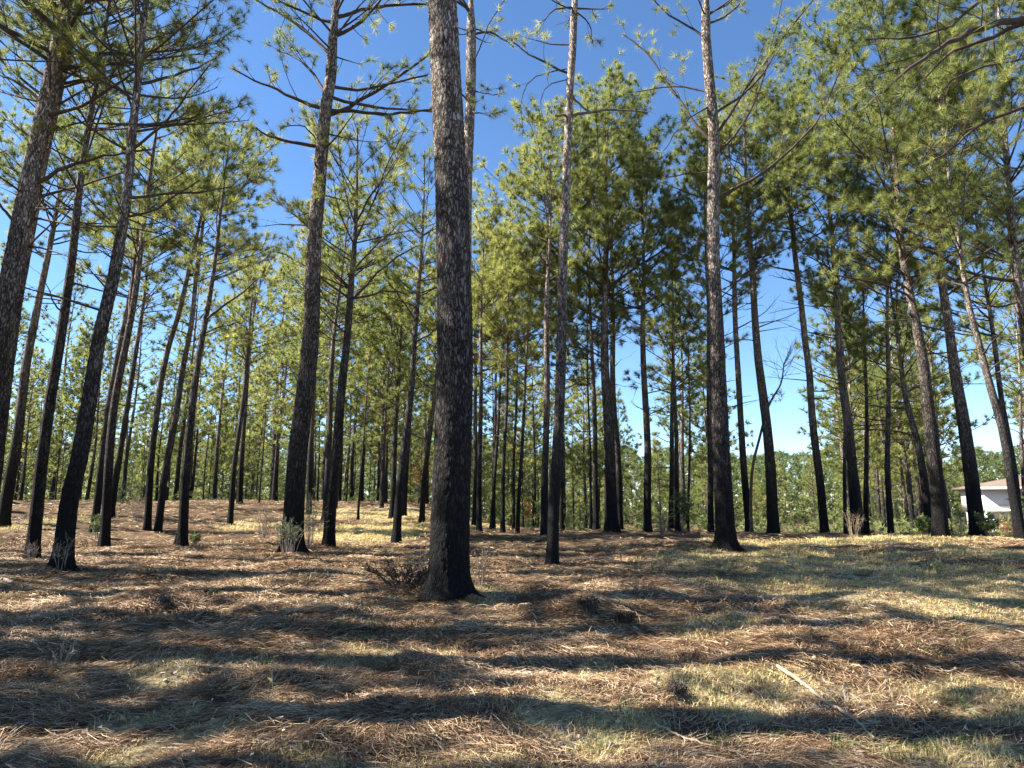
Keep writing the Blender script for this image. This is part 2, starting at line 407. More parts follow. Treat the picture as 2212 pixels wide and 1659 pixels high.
def pine(name, label, pts, w0, w1, Y=None, ycb=400, top=-18.0, R=2.2, dens=1.0, limbs=(), group="pine trees of the thinned stand", big=False, lod=None, stubs=6, seed=None, elev=(18, 58), mat=None, tufts=True, dead=.25, cat="pine tree"):
    rg = np.random.default_rng(seed if seed is not None else abs(hash((round(pts[0][0]), round(pts[0][1])))) % 99991)
    bx, by = pts[0]
    if Y is None:
        h = hit(bx, by); Y = h[1] if h is not None else 24.0
    b = at(bx, by, Y); base = np.array([b[0], Y, float(gz(b[0], Y)) - .04])
    W = [np.array([base[0], Y, base[2]])] + [at(px, py, Y) for px, py in pts[1:]]
    W = np.array(W) - base
    t0 = abs(ray(bx, by)[1]); r0 = w0 / F * (Y / ray(bx, by)[1]) / 2
    H = -top if top < 0 else at(pts[-1][0], top, Y)[2] - base[2]
    zcb = at(bx, ycb, Y)[2] - base[2] if ycb > -900 else H * .5
    # extend to the tree top
    d = W[-1] - W[-2]; d = d / d[2] if d[2] > .1 else np.array([0, 0, 1.0])
    if H > W[-1][2] + .3:
        W = np.vstack([W, W[-1] + d * (H - W[-1][2]) * np.array([.75, 0, 1])])
    zs = np.arange(0, H + .01, .16 if Y < 16 else .3)
    X = np.interp(zs, W[:, 2], W[:, 0]); 
    kk = 5; ker = np.hanning(kk + 2)[1:-1]; ker /= ker.sum()
    X = np.convolve(np.concatenate([np.full(2, X[0]), X, np.full(2, X[-1])]), ker, 'valid')
    ph = rg.uniform(0, 6, 3)
    Yw = .10 * np.sin(zs * .35 + ph[0]) * np.clip(zs / 5, 0, 1) + rg.uniform(-.015, .015) * zs
    X = X + .02 * np.sin(zs * 1.1 + ph[1]) * np.clip(zs / 2, 0, 1)
    path = np.stack([X, Yw, zs], -1)
    r1 = w1 / F * (Y / ray(bx, ycb if ycb > -900 else 0)[1]) / 2
    rr = np.interp(zs, [0, max(zcb, 1), H], [r0, r1, .015])
    root = empty(name, tuple(base)); tag(root, label, cat, group)
    D = lod or Y
    nn, nl, nw, sd = tuft_params(D)
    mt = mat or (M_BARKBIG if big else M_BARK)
    near = Y < 17 and big
    if near:
        zz2 = np.concatenate([np.arange(0, min(H, 11), .028), np.arange(min(H, 11), H + .01, .3)])
        path2 = np.stack([np.interp(zz2, zs, X), np.interp(zz2, zs, Yw), zz2], -1)
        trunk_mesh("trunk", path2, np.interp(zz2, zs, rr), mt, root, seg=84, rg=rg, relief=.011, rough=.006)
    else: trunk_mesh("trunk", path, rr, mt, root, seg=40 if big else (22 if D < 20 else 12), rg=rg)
    cr = Crown()
    def on(z): return np.array([np.interp(z, zs, X), np.interp(z, zs, Yw), z])
    sc = 1.0 if D < 30 else 1.35
    # living crown, in whorls
    z = zcb; CL = H - zcb; near_limbs = []
    while z < H - .3:
        u = (z - zcb) / CL
        prof = (min(1, .55 + 2.2 * u) if u < .2 else 1.0) * (1 - max(0, u - .15) / .85) ** .5
        for k in range(rg.integers(2, 5)):
            az = rg.uniform(0, 2 * np.pi); e = math.radians(np.interp(u, [0, 1], elev) + rg.normal(0, 7))
            Ln = max(.5, R * prof * 1.2 * rg.uniform(.6, 1.2)) / max(.5, math.cos(e))
            Ln = max(.45, min(Ln, (H + .25 - z) / max(.2, math.sin(e) * 1.12)))
            dv = np.array([math.cos(az) * math.cos(e), math.sin(az) * math.cos(e), math.sin(e)])
            p0 = on(z + rg.uniform(-.1, .1)); rb = min(np.interp(z, zs, rr) * .38, .012 + Ln * .011)
            LP = lim_path(p0, dv, Ln, 6, rg, up=.3, wob=.14); cr.path(LP, rb, .006)
            foliate(cr, LP, rg, rb, dens, .28, bare=(u < .25 and rg.random() < dead), scale=sc)
        z += rg.uniform(.38, .62) / (dens ** .5)
    # dead branches and stubs below the crown
    for k in range(stubs):
        zz = zcb * rg.uniform(.5, 1.0); az = rg.uniform(0, 2 * np.pi); Ln = rg.choice([.18, .35, 1.1, 1.8]) * rg.uniform(.7, 1.2)
        dv = np.array([math.cos(az), math.sin(az), rg.uniform(-.1, .45)])
        LP = lim_path(on(zz), dv, Ln, 6, rg, up=.1, wob=.2); cr.path(LP, .009 + .008 * Ln, .004)
        if Ln > .8: foliate(cr, LP, rg, .012, .45, .35, bare=True, scale=sc)
    # crown needles + small wood
    Vw, Qw = cr.wood(sd)
    if tufts and cr.tp:
        Vt, Ft, rd = tuft_tris(np.array(cr.tp), np.array(cr.td), nn, nl, nw, rg)
    else: Vt, Ft, rd = np.zeros((0, 3)), np.zeros((0, 3), int), np.zeros(0)
    mesh_obj("crown", np.concatenate([Vw, Vt]), [Qw, Ft + len(Vw)], [M_TWIG, M_NEEDLE], root, [0, 1], rnd=np.concatenate([np.full(len(Vw), .3), rd]))
    # limbs the photograph shows one by one
    for lm in limbs:
        pl, wa, wb = lm[0], lm[1], lm[2]; leafy = lm[3] if len(lm) > 3 else 1.0; dz = lm[4] if len(lm) > 4 else rg.uniform(-.9, .9)
        c2 = Crown(); n = len(pl)
        LP = np.array([at(px, py, Y + dz * (i / (n - 1))) for i, (px, py) in enumerate(pl)]) - base
        # snap the first point on the stem
        LP[0] = on(LP[0][2]) 
        q = np.linspace(0, n - 1, max(2 * n, 7)); LP2 = np.stack([np.interp(q, np.arange(n), LP[:, i]) for i in range(3)], -1)
        LP2[1:-1] = (LP2[:-2] + 2 * LP2[1:-1] + LP2[2:]) / 4; LP2[1:] += rg.normal(0, .012, LP2[1:].shape)
        ra, rb = wa / F * Y / 2, wb / F * Y / 2
        c2.path(LP2, ra, rb)
        if leafy > 0: foliate(c2, LP2, rg, ra * .7, leafy, .25, scale=1.0)
        else: foliate(c2, LP2, rg, ra * .6, .35, .3, bare=True)
        V1, Q1 = c2.wood(6 if D < 18 else 4)
        if c2.tp: V2, F2, r2 = tuft_tris(np.array(c2.tp), np.array(c2.td), nn, nl, nw, rg)
        else: V2, F2, r2 = np.zeros((0, 3)), np.zeros((0, 3), int), np.zeros(0)
        mesh_obj("limb", np.concatenate([V1, V2]), [Q1, F2 + len(V1)], [M_TWIG if leafy > 0 else M_DEAD, M_NEEDLE], root, [0, 1], rnd=np.concatenate([np.full(len(V1), .3), r2]))
    return root

# ------------------------------------------------------------------ the trees one can tell apart, traced one by one (stem points are x, y in the 2212-px photograph)
# the big pine in the middle
pine("pine_tree", "thickest pine, in the middle of the picture, black foot and coarse plated bark", [(969.5, 1284), (973, 1160), (977, 992), (980, 792), (981, 627), (979, 417), (970, 260), (960, 130), (952, 0)], 86, 60, None, -999, -19, 2.2, .35, big=True, lod=20, stubs=3, seed=5)
pine("pine_tree", "big pine left of the middle with long spreading limbs and brambles round its foot",
     [(630, 1196), (636, 1092), (646, 959), (660, 825), (670, 727), (683, 527), (694, 417), (701, 312), (709, 234), (720, 182), (725, 104), (735, 26), (738, 0)], 45, 21, None, 130, -14.5, 1.7, .7, big=True, stubs=9, seed=11,
     limbs=[([(706, 250), (665, 225), (625, 208), (590, 188), (553, 176), (505, 150)], 10, 3, .7), ([(694, 327), (640, 310), (600, 300), (575, 292), (553, 275)], 9, 3, .25), ([(700, 262), (740, 240), (780, 215), (820, 195), (870, 160), (930, 115)], 12, 5, .8),
            ([(708, 250), (770, 240), (830, 248), (880, 245), (935, 235)], 9, 4, .6, -.6), ([(715, 200), (780, 198), (850, 180), (925, 162)], 8, 4, .9, .5), ([(712, 220), (790, 230), (850, 235), (935, 240)], 8, 4, .7, .9),
            ([(728, 95), (770, 60), (800, 25), (830, -10)], 10, 5, 1), ([(715, 135), (680, 85), (650, 55), (600, 25), (553, 0)], 10, 4, 1), ([(720, 65), (690, 40), (650, 25), (600, 0)], 8, 4, 1), ([(727, 55), (790, 20), (850, 8), (925, 8)], 10, 5, 1.1), ([(700, 220), (670, 150), (640, 120), (600, 110)], 8, 3, 1.3, .8), ([(700, 330), (670, 285), (655, 270), (610, 275)], 4, 2, .8, -.7)])
pine("pine_tree", "left hand pine cropped by the picture edge, thick stem leaning right with bright edge", [(-95, 1240), (20, 640), (70, 380), (105, 200), (145, 0)], 50, 32, 11.5, 200, -17, 3.1, 1.3, big=True, stubs=12, seed=21,
     limbs=[([(66, 400), (110, 380), (160, 355), (215, 340), (270, 330)], 11, 4, .7), ([(95, 250), (150, 240), (230, 200), (300, 150)], 10, 4, .9), ([(50, 500), (20, 470), (0, 440), (-40, 400)], 8, 4, .6), ([(100, 230), (60, 190), (10, 165), (-40, 150)], 9, 4, .9)])
pine("pine_tree", "dark pine close behind the cropped leaning pine, its stem almost touching it", [(-40, 1180), (40, 620), (93, 360), (122, 220), (163, 0)], 36, 22, 13.5, 230, -17, 2.8, 1.3, stubs=12, seed=22,
     limbs=[([(72, 475), (120, 480), (165, 485), (210, 500)], 6, 3, .5), ([(84, 430), (150, 410), (220, 385), (280, 370)], 7, 3, .6)])
pine("pine_tree", "slim dark pine at the left edge whose foot is just inside the picture", [(4, 1140), (40, 960), (60, 792), (80, 693), (100, 577), (117, 480), (135, 380)], 24, 12, None, 560, -12.5, 2.2, 1.3, stubs=9, seed=23)
pine("pine_tree", "grey edged pine directly left of the stout black-footed left pine", [(67, 1212), (87, 1025), (110, 859), (140, 677), (160, 560), (187, 360), (210, 200), (225, 90)], 27, 14, None, 420, -14.0, 2.3, 1.3, stubs=14, seed=24)
pine("pine_tree", "stout pine at left with broad black foot on the straw and pale lit side", [(133, 1231), (147, 1075), (167, 992), (190, 859), (213, 727), (247, 593), (270, 460), (289, 286), (305, 182), (318, 78), (328, 0)], 38, 17, None, 320, -14.5, 2.7, 1.3, big=True, stubs=14, seed=25,
     limbs=[([(281, 430), (330, 422), (390, 418), (450, 415), (500, 405)], 7, 3, .7), ([(270, 470), (330, 460), (380, 420), (430, 390)], 6, 3, .7), ([(305, 190), (360, 170), (420, 150), (470, 125)], 8, 3, 1), ([(292, 330), (340, 280), (380, 240), (420, 180), (455, 140)], 7, 3, .8), ([(296, 260), (270, 190), (240, 100), (215, 30)], 6, 3, .9)])
pine("pine_tree", "thin dark pine of a close pair left of the brown brush, unforked", [(203, 1146), (217, 1025), (240, 859), (262, 740), (285, 620)], 16, 9, None, 640, -11.5, 1.9, 1.3, stubs=8, seed=26)
pine("pine_tree", "thin pine of the close left pair that forks into two stems higher up", [(225, 1180), (233, 1075), (240, 992), (253, 859), (277, 727), (292, 640), (300, 577), (310, 493)], 20, 11, None, 560, -12.5, 2.1, 1.3, stubs=9, seed=27,
     limbs=[([(284, 690), (284, 620), (290, 560), (298, 500), (300, 440)], 10, 4, .9, .3)])
pine("pine_tree", "straight thin pine behind the forked left pine, foot hidden by shrubs", [(240, 1103), (263, 959), (280, 859), (296, 750)], 14, 8, 24.0, 700, -11.5, 1.9, 1.3, stubs=6, seed=28)
pine("pine_tree", "left one of two thin pines whose feet nearly meet behind the brown brush", [(318, 1146), (327, 992), (343, 827), (363, 743), (383, 693), (397, 643)], 15, 9, None, 620, -11.8, 2.0, 1.3, stubs=7, seed=29)
pine("pine_tree", "right one of two thin pines whose feet nearly meet, leaning to the right", [(340, 1150), (353, 1042), (377, 909), (393, 792), (417, 693), (424, 627), (430, 577)], 16, 8, None, 560, -12.5, 1.9, 1.3, stubs=7, seed=30)
pine("pine_tree", "straight pine beside a burnt stub, its pointed dark crown against the left sky gap", [(393, 1183), (400, 1025), (413, 909), (430, 760), (443, 677), (457, 577), (470, 477), (478, 427)], 21, 9, None, 600, 292, 1.75, 1.35, stubs=8, seed=31, dead=.1,
     limbs=[([(442, 690), (480, 660), (520, 635), (560, 600)], 6, 3, .7), ([(446, 720), (480, 705), (515, 695)], 4, 2, .3)])
pine("pine_tree", "thin pale pine alone on lit straw with a ring of litter at its foot", [(497, 1133), (507, 992), (520, 892), (533, 792), (540, 727), (546, 660)], 12, 8, None, 780, 600, 1.9, 1.2, stubs=4, seed=32)
pine("pine_tree", "dark thin pine just right of the thin pale pine, on the crest", [(517, 1088), (527, 925), (540, 792), (548, 690)], 12, 7, 33.0, 800, 560, 2.0, 1.2, stubs=4, seed=33)
pine("pine_tree", "pine with sunlit stem, black foot and dense crown beside the big left pine", [(710, 1183), (716, 1059), (726, 959), (733, 860), (750, 727), (756, 627), (763, 527), (767, 440)], 26, 13, None, 620, 255, 2.0, 1.35, stubs=6, seed=34, dead=.1,
     limbs=[([(759, 643), (720, 620), (680, 590), (640, 560), (600, 545)], 6, 3, 1), ([(760, 643), (800, 640), (840, 625), (880, 635)], 6, 3, .6), ([(757, 650), (800, 605), (850, 560), (900, 530)], 6, 3, .8), ([(752, 720), (710, 690), (690, 660)], 4, 2, .6), ([(765, 480), (800, 420), (840, 370), (870, 330)], 5, 2, 1)])
pine("pine_tree", "dark pine half hidden behind the sunlit stem and the big left pine", [(702, 1130), (710, 992), (713, 825), (720, 743), (730, 660)], 15, 9, 25.0, 740, 420, 2.0, 1.2, stubs=6, seed=35)
pine("pine_tree", "thin grey pine touching the right side of the big left pine low down", [(667, 1112), (670, 992), (676, 859), (681, 760)], 12, 8, 28.0, 800, 560, 2.0, 1.1, stubs=4, seed=36)
pine("pine_tree", "thin lit pine with rounded crown just left of the big middle pine", [(855, 1173), (866, 1042), (876, 942), (890, 825), (893, 760), (903, 660), (910, 527), (912, 440)], 19, 9, None, 640, 320, 1.7, 1.2, stubs=6, seed=37,
     limbs=[([(896, 740), (925, 725), (950, 705)], 5, 3, .5), ([(897, 690), (870, 650), (850, 620), (830, 600)], 4, 2, .7)])
pine("pine_tree", "dark pine left of and behind the thin lit pine, shorter with a low crown", [(846, 1126), (853, 992), (858, 859), (862, 800)], 13, 9, 27.0, 880, 620, 2.3, 1.2, stubs=4, seed=38)
pine("pine_tree", "very thin pole pine close behind the thin lit pine", [(873, 1120), (881, 992), (887, 880)], 10, 6, 28.0, 830, 600, 1.5, 1.0, stubs=3, seed=39)
pine("pine_tree", "thin pine leaning right beside the left flank of the big middle pine", [(911, 1138), (916, 1042), (930, 925), (940, 850)], 12, 8, 25.0, 840, 520, 2.0, 1.1, stubs=4, seed=40)
pine("pine_tree", "thin sapling stem alone on the yellow grass clearing left of the middle", [(773, 1122), (783, 959), (790, 859), (795, 800)], 5.5, 4, None, 960, 720, 1.2, .9, stubs=2, seed=41)
pine("pine_tree", "pine on the crest beyond the yellow grass, next to a grey snag", [(826, 1086), (826, 925), (828, 800)], 10, 7, 34.0, 860, 560, 2.2, 1.2, stubs=3, seed=42)
pine("pine_tree", "thin pine on the crest just right of the sunlit stem", [(733, 1082), (738, 950), (744, 820)], 8, 6, 36.0, 860, 560, 2.0, 1.1, stubs=3, seed=43)
pine("pine_tree", "tall pine with bright sunlit upper stem standing right behind the big middle pine", [(985, 1190), (1000, 800), (1010, 400), (1013, 260), (1015, 182), (1017, 78), (1018, 0)], 26, 21, 15.5, 60, -14.5, 1.4, .6, stubs=7, seed=44,
     limbs=[([(1016, 70), (1050, 68), (1080, 78), (1110, 100)], 6, 3, .6), ([(1014, 190), (1045, 200), (1075, 205)], 4, 2, 1.2), ([(1012, 235), (1035, 245), (1060, 250)], 4, 2, 1.4), ([(1014, 140), (1040, 100), (1060, 40), (1090, 0)], 4, 2, .3), ([(1012, 220), (985, 190), (960, 150)], 5, 2, .8)])
pine("pine_tree", "thin pine just clear of the right flank of the big middle pine, stem grey", [(1035, 1156), (1037, 992), (1038, 792), (1040, 700)], 12, 8, 21.0, 800, 480, 1.9, 1.1, stubs=7, seed=45)
pine("pine_tree", "dark thin pine squeezed between the big middle pine and the thin grey pine", [(1025, 1128), (1028, 980), (1027, 880)], 12, 8, 25.0, 860, 560, 1.8, 1.1, stubs=3, seed=46)
pine("pine_tree", "left stem of two slender pines crossing near the foot right of the middle", [(1066, 1137), (1068, 959), (1071, 860)], 9, 6, 24.0, 870, 590, 1.6, 1.1, stubs=3, seed=47)
pine("pine_tree", "right stem of two slender pines crossing near the foot, leaning right", [(1062, 1142), (1073, 959), (1078, 859), (1084, 780)], 9, 6, 23.5, 830, 520, 1.7, 1.1, stubs=3, seed=48)
pine("pine_tree", "slender grey pine with a straight bare stem right of the crossing pair", [(1086, 1153), (1088, 992), (1095, 825), (1097, 740)], 10, 6, 21.5, 800, 430, 1.8, 1.2, stubs=6, seed=49)
pine("pine_tree", "slim pale pine bending slightly left of the dark pine behind the leaning thin one", [(1118, 1154), (1123, 1025), (1131, 892), (1137, 800)], 9, 6, 21.5, 830, 510, 1.7, 1.2, stubs=5, seed=50)
pine("pine_tree", "faint pole pine farther back on the slope, left of the slim pale bending pine", [(1109, 1127), (1111, 992), (1114, 900)], 7, 5, 27.0, 880, 600, 1.6, 1.1, stubs=2, seed=51)
pine("pine_tree", "dark straight pine behind the foreground thin pine, carrying a wide green crown", [(1176, 1163), (1178, 992), (1180, 825), (1181, 693), (1185, 560)], 17, 10, 20.0, 640, 262, 2.1, 1.3, stubs=8, seed=52, dead=.05)
pine("pine_tree", "thin foreground pine with white lit upper stem and a broken sideways limb", [(1193, 1220), (1196, 1125), (1203, 992), (1209, 825), (1216, 660), (1221, 527), (1224, 360), (1223, 417 - 60), (1227, 260), (1231, 182), (1239, 104), (1244, 0)], 26, 15, None, 20, -13.6, 1.3, .8, stubs=5, seed=53, dead=.4,
     limbs=[([(1227, 248), (1275, 240), (1320, 236), (1400, 245)], 7, 4, 0, .2), ([(1228, 246), (1215, 247), (1200, 250)], 6, 5, 0, 0), ([(1230, 195), (1250, 225), (1275, 240)], 6, 4, 0, .2), ([(1230, 155), (1170, 133), (1130, 110), (1106, 90)], 6, 3, .9, .2), ([(1200, 142), (1140, 165), (1122, 220), (1130, 285)], 3, 1.5, .45, .3), ([(1238, 10), (1200, 20), (1165, 50)], 5, 2, .7, -.2), ([(1242, 20), (1275, 50), (1280, 95)], 4, 2, .3, .2), ([(1225, 165), (1180, 180), (1160, 230), (1190, 300)], 3, 1.5, .4, -.3)])
pine("pine_tree", "thin dark pine close behind the foreground thin pine, seen at its right foot", [(1213, 1150), (1214, 1000), (1214, 900)], 9, 6, 23.0, 840, 480, 1.9, 1.2, stubs=4, seed=54)
pine("pine_tree", "large pine with reddish lit bark and a huge domed green crown of arching limbs",
     [(1323, 1150), (1316, 1025), (1314, 925), (1309, 825), (1306, 693), (1308, 560), (1309, 427), (1310, 300)], 29, 13, 21.0, 640, 200, 2.7, 1.4, big=True, stubs=10, seed=55, dead=.05,
     limbs=[([(1305, 693), (1229, 653), (1156, 607), (1106, 560)], 7, 3, .8), ([(1306, 622), (1236, 567), (1179, 517), (1123, 447)], 6, 3, .9), ([(1307, 675), (1383, 663), (1423, 637)], 6, 3, .8), ([(1308, 622), (1373, 577), (1439, 537), (1479, 493)], 6, 3, .7), ([(1306, 730), (1256, 720), (1200, 718), (1110, 728)], 4, 2, 0), ([(1306, 775), (1260, 752), (1220, 745)], 4, 2, .2)])
pine("pine_tree", "grey pine stem directly behind the reddish domed pine, on its right side", [(1339, 1147), (1334, 992), (1324, 825), (1323, 643), (1324, 560)], 15, 10, 22.5, 640, 330, 2.4, 1.3, stubs=6, seed=56, dead=.05)
pine("pine_tree", "left of a narrow pair of dark thin pines left of the domed pine", [(1288, 1150), (1286, 959), (1279, 809), (1277, 720)], 13, 8, 22.0, 780, 420, 2.0, 1.2, stubs=8, seed=57)
pine("pine_tree", "very thin pale pole left of the dark thin pine near the domed pine", [(1276, 1148), (1275, 1000), (1272, 900)], 6, 4, 24.0, 860, 600, 1.4, 1.1, stubs=3, seed=58)
pine("pine_tree", "straight sunlit pine just right of the large domed pine", [(1399, 1153), (1398, 992), (1391, 825), (1389, 760), (1388, 660), (1389, 560)], 18, 11, 21.5, 700, 340, 2.0, 1.4, stubs=9, seed=59, dead=.1)
pine("pine_tree", "dark thin pine with leafy regrowth at its foot, left of two near the gap", [(1449, 1156), (1451, 992), (1453, 900)], 12, 7, 22.5, 880, 640, 1.4, 1.0, stubs=5, seed=60)
pine("pine_tree", "thin pale pine beside the one with leafy regrowth, its sparse crown against blue sky", [(1466, 1160), (1461, 992), (1456, 825), (1454, 727)], 11, 7, 21.5, 830, 560, 1.7, 1.1, stubs=9, seed=61)
pine("pine_tree", "pole thin bare pine between the sparse pale pine and the stout pine", [(1486, 1150), (1488, 892), (1488, 820)], 6, 4, 24.0, 870, 720, 1.2, .8, stubs=8, seed=62)
pine("pine_tree", "dark pine just left of and behind the stout pine right of centre", [(1536, 1153), (1531, 892), (1530, 760)], 13, 9, 22.0, 760, 380, 2.0, 1.2, stubs=8, seed=63)
pine("pine_tree", "stout pine right of centre with flared plated foot and lit grey upper stem",
     [(1569, 1187), (1563, 1059), (1556, 925), (1549, 792), (1549, 760), (1543, 560), (1543, 417), (1540, 286), (1530, 182), (1523, 78), (1523, 0)], 41, 18, None, 40, -14.0, 1.8, 1.0, big=True, stubs=7, seed=64,
     limbs=[([(1541, 310), (1500, 270), (1470, 215), (1440, 180), (1400, 110), (1345, 75)], 7, 3, .7), ([(1542, 345), (1590, 290), (1630, 230), (1660, 130), (1690, 0)], 7, 3, .8), ([(1538, 300), (1580, 240), (1620, 180), (1670, 110), (1755, 0)], 8, 4, .8), ([(1543, 435), (1600, 400), (1660, 370), (1730, 300), (1780, 250), (1830, 100)], 9, 3, .8),
            ([(1538, 205), (1500, 190), (1440, 185), (1370, 200)], 5, 2, .5), ([(1530, 90), (1500, 60), (1450, 40), (1410, 0)], 6, 3, 1), ([(1540, 250), (1600, 210), (1660, 150), (1700, 60)], 7, 3, 1), ([(1525, 60), (1580, 30), (1620, -20)], 6, 3, 1), ([(1540, 230), (1480, 260), (1450, 300), (1430, 330)], 4, 2, .6), ([(1542, 370), (1480, 375), (1430, 385)], 4, 2, .3), ([(1544, 530), (1525, 525), (1505, 522)], 5, 4, 0, 0)])
pine("pine_tree", "slim pine right of the stout pine, lit brown stem leaning left", [(1619, 1150), (1609, 1025), (1599, 892), (1594, 792), (1589, 693), (1585, 600)], 16, 10, 22.0, 640, 280, 2.0, 1.4, stubs=9, seed=65)
pine("pine_tree", "straight dark pine at the left border of the blue sky gap, leaning slightly left", [(1671, 1150), (1666, 1025), (1653, 892), (1643, 792), (1633, 660), (1628, 593), (1621, 527), (1616, 430)], 25, 12, 21.0, 560, 200, 2.3, 1.3, stubs=12, seed=66, dead=.08)
pine("pine_tree", "lit reddish speckled pine at the right border of the blue sky gap", [(1782, 1150), (1769, 1025), (1756, 925), (1744, 792), (1736, 760), (1726, 660), (1716, 560), (1706, 460)], 18, 11, 21.5, 590, 215, 2.4, 1.3, stubs=14, seed=67)
pine("pine_tree", "thicker dark pine right of the speckled one, its black foot beside bare brush", [(1852, 1146), (1841, 1025), (1829, 909), (1814, 792), (1806, 660), (1801, 577), (1797, 480)], 23, 12, 21.5, 640, 100, 2.5, 1.3, stubs=14, seed=68)
pine("pine_tree", "very thin stem just left of the thicker dark pine with the black foot", [(1826, 1156), (1824, 959), (1822, 840)], 8, 6, 21.0, 800, 520, 1.5, 1.0, stubs=4, seed=69)
pine("pine_tree", "slender dark pine between the thicker dark pine and the straight thin grey one", [(1871, 1150), (1872, 959), (1872, 859), (1870, 780)], 12, 7, 22.5, 860, 560, 2.0, 1.2, stubs=9, seed=70)
pine("pine_tree", "straight thin grey pine in the right part, vertical with a black foot", [(1924, 1153), (1919, 992), (1919, 825), (1916, 700), (1916, 610)], 13, 7, 21.5, 700, 300, 2.0, 1.2, stubs=10, seed=71)
pine("pine_tree", "crooked dark pine with long limbs just left of the brightest orange stem", [(2006, 1128), (1999, 1075), (1987, 992), (1979, 942), (1960, 880), (1945, 780)], 18, 12, 23.0, 880, 560, 2.4, 1.2, stubs=5, seed=72,
     limbs=[([(1978, 942), (1930, 930), (1880, 928), (1800, 925)], 4, 2, .4), ([(1980, 955), (1940, 945), (1900, 950), (1880, 965)], 4, 2, 0)])
pine("pine_tree", "brightest pine on the right, orange and cream sunlit bark, foot beside green shrub",
     [(2032, 1163), (2026, 1059), (2012, 925), (1999, 827), (1982, 727), (1966, 643), (1954, 560), (1947, 460), (1942, 360)], 31, 15, None, 600, -16.5, 2.9, 1.3, big=True, stubs=12, seed=73,
     limbs=[([(1964, 640), (1900, 610), (1840, 600), (1780, 590)], 6, 3, .4), ([(1963, 625), (1890, 580), (1830, 560)], 5, 3, .5), ([(1973, 700), (2040, 715), (2100, 725)], 5, 3, .4), ([(1970, 655), (1910, 640), (1860, 610), (1800, 560)], 5, 2, .3), ([(1956, 560), (2010, 500), (2060, 460)], 5, 3, 1)])
pine("pine_tree", "dark leaning pine in front of the white house wall", [(2112, 1147), (2099, 1025), (2082, 909), (2069, 827), (2056, 693), (2039, 593), (2030, 490)], 31, 14, 20.5, 560, -16, 2.8, 1.3, big=True, stubs=12, seed=74, mat=None,
     limbs=[([(2039, 600), (2000, 570), (1970, 555)], 5, 3, .6), ([(2045, 640), (2100, 600), (2150, 560)], 5, 3, .6), ([(2050, 670), (2110, 700), (2165, 730)], 5, 3, .3)])
pine("pine_tree", "rightmost leaning pine inside the picture, lit stem crossing the right part of the house", [(2206, 1168), (2189, 1059), (2172, 925), (2152, 860), (2132, 790), (2119, 743), (2096, 677), (2079, 593), (2070, 530)], 22, 10, None, 620, -14, 2.2, 1.3, stubs=10, seed=75)
pine("pine_tree", "grey pine stem just behind the rightmost leaning pine, joining it low down", [(2204, 1140), (2186, 992), (2166, 860), (2156, 760), (2146, 690)], 14, 9, 22.0, 720, 420, 2.2, 1.3, stubs=8, seed=76)
pine("pine_tree", "large dark pine entering at the right picture edge, stem shown only above the house", [(2262, 1150), (2235, 900), (2206, 640), (2189, 493), (2179, 393), (2168, 250), (2160, 150)], 28, 17, 18.0, 560, -17, 2.9, 1.3, big=True, stubs=10, seed=77,
     limbs=[([(2204, 605), (2130, 600), (2080, 585), (2030, 550), (1980, 530), (1950, 528)], 9, 4, .6), ([(2196, 560), (2140, 540), (2100, 510)], 6, 3, .8), ([(2206, 650), (2150, 665), (2100, 650)], 5, 3, .4)])
pine("pine_tree", "thin pale pine at the far right seen beyond the house roof", [(2214, 1150), (2206, 960), (2202, 825), (2196, 700)], 9, 6, 28.0, 900, 560, 2.0, 1.2, stubs=5, seed=78)
# near tree beyond the right edge whose dark boughs hang into the picture
pine("pine_tree", "near pine beyond the right edge, dark boughs hanging across the upper right corner", [(2420, 1300), (2400, 900), (2385, 500), (2370, 100)], 52, 36, 8.5, -999, -15, 2.2, .5, stubs=0, seed=79, lod=14, elev=(40, 60),
     limbs=[([(2380, 20), (2212, 44), (2154, 49), (2086, 73), (2037, 99), (1998, 122), (1951, 156), (1909, 193), (1875, 229)], 18, 4, .55, -.5), ([(2380, -10), (2206, 55), (2128, 86), (2070, 104), (2030, 130), (1975, 200)], 13, 3, .5, .4), ([(2375, -120), (2122, 0), (2065, 49), (2029, 70), (1953, 83), (1867, 86)], 12, 3, .6, .5),
            ([(2390, 170), (2212, 227), (2167, 245), (2081, 294), (2062, 320), (2010, 350)], 11, 3, .6, .3), ([(2070, 104), (2055, 150), (2035, 215), (2050, 232)], 6, 2, .3, .4)])

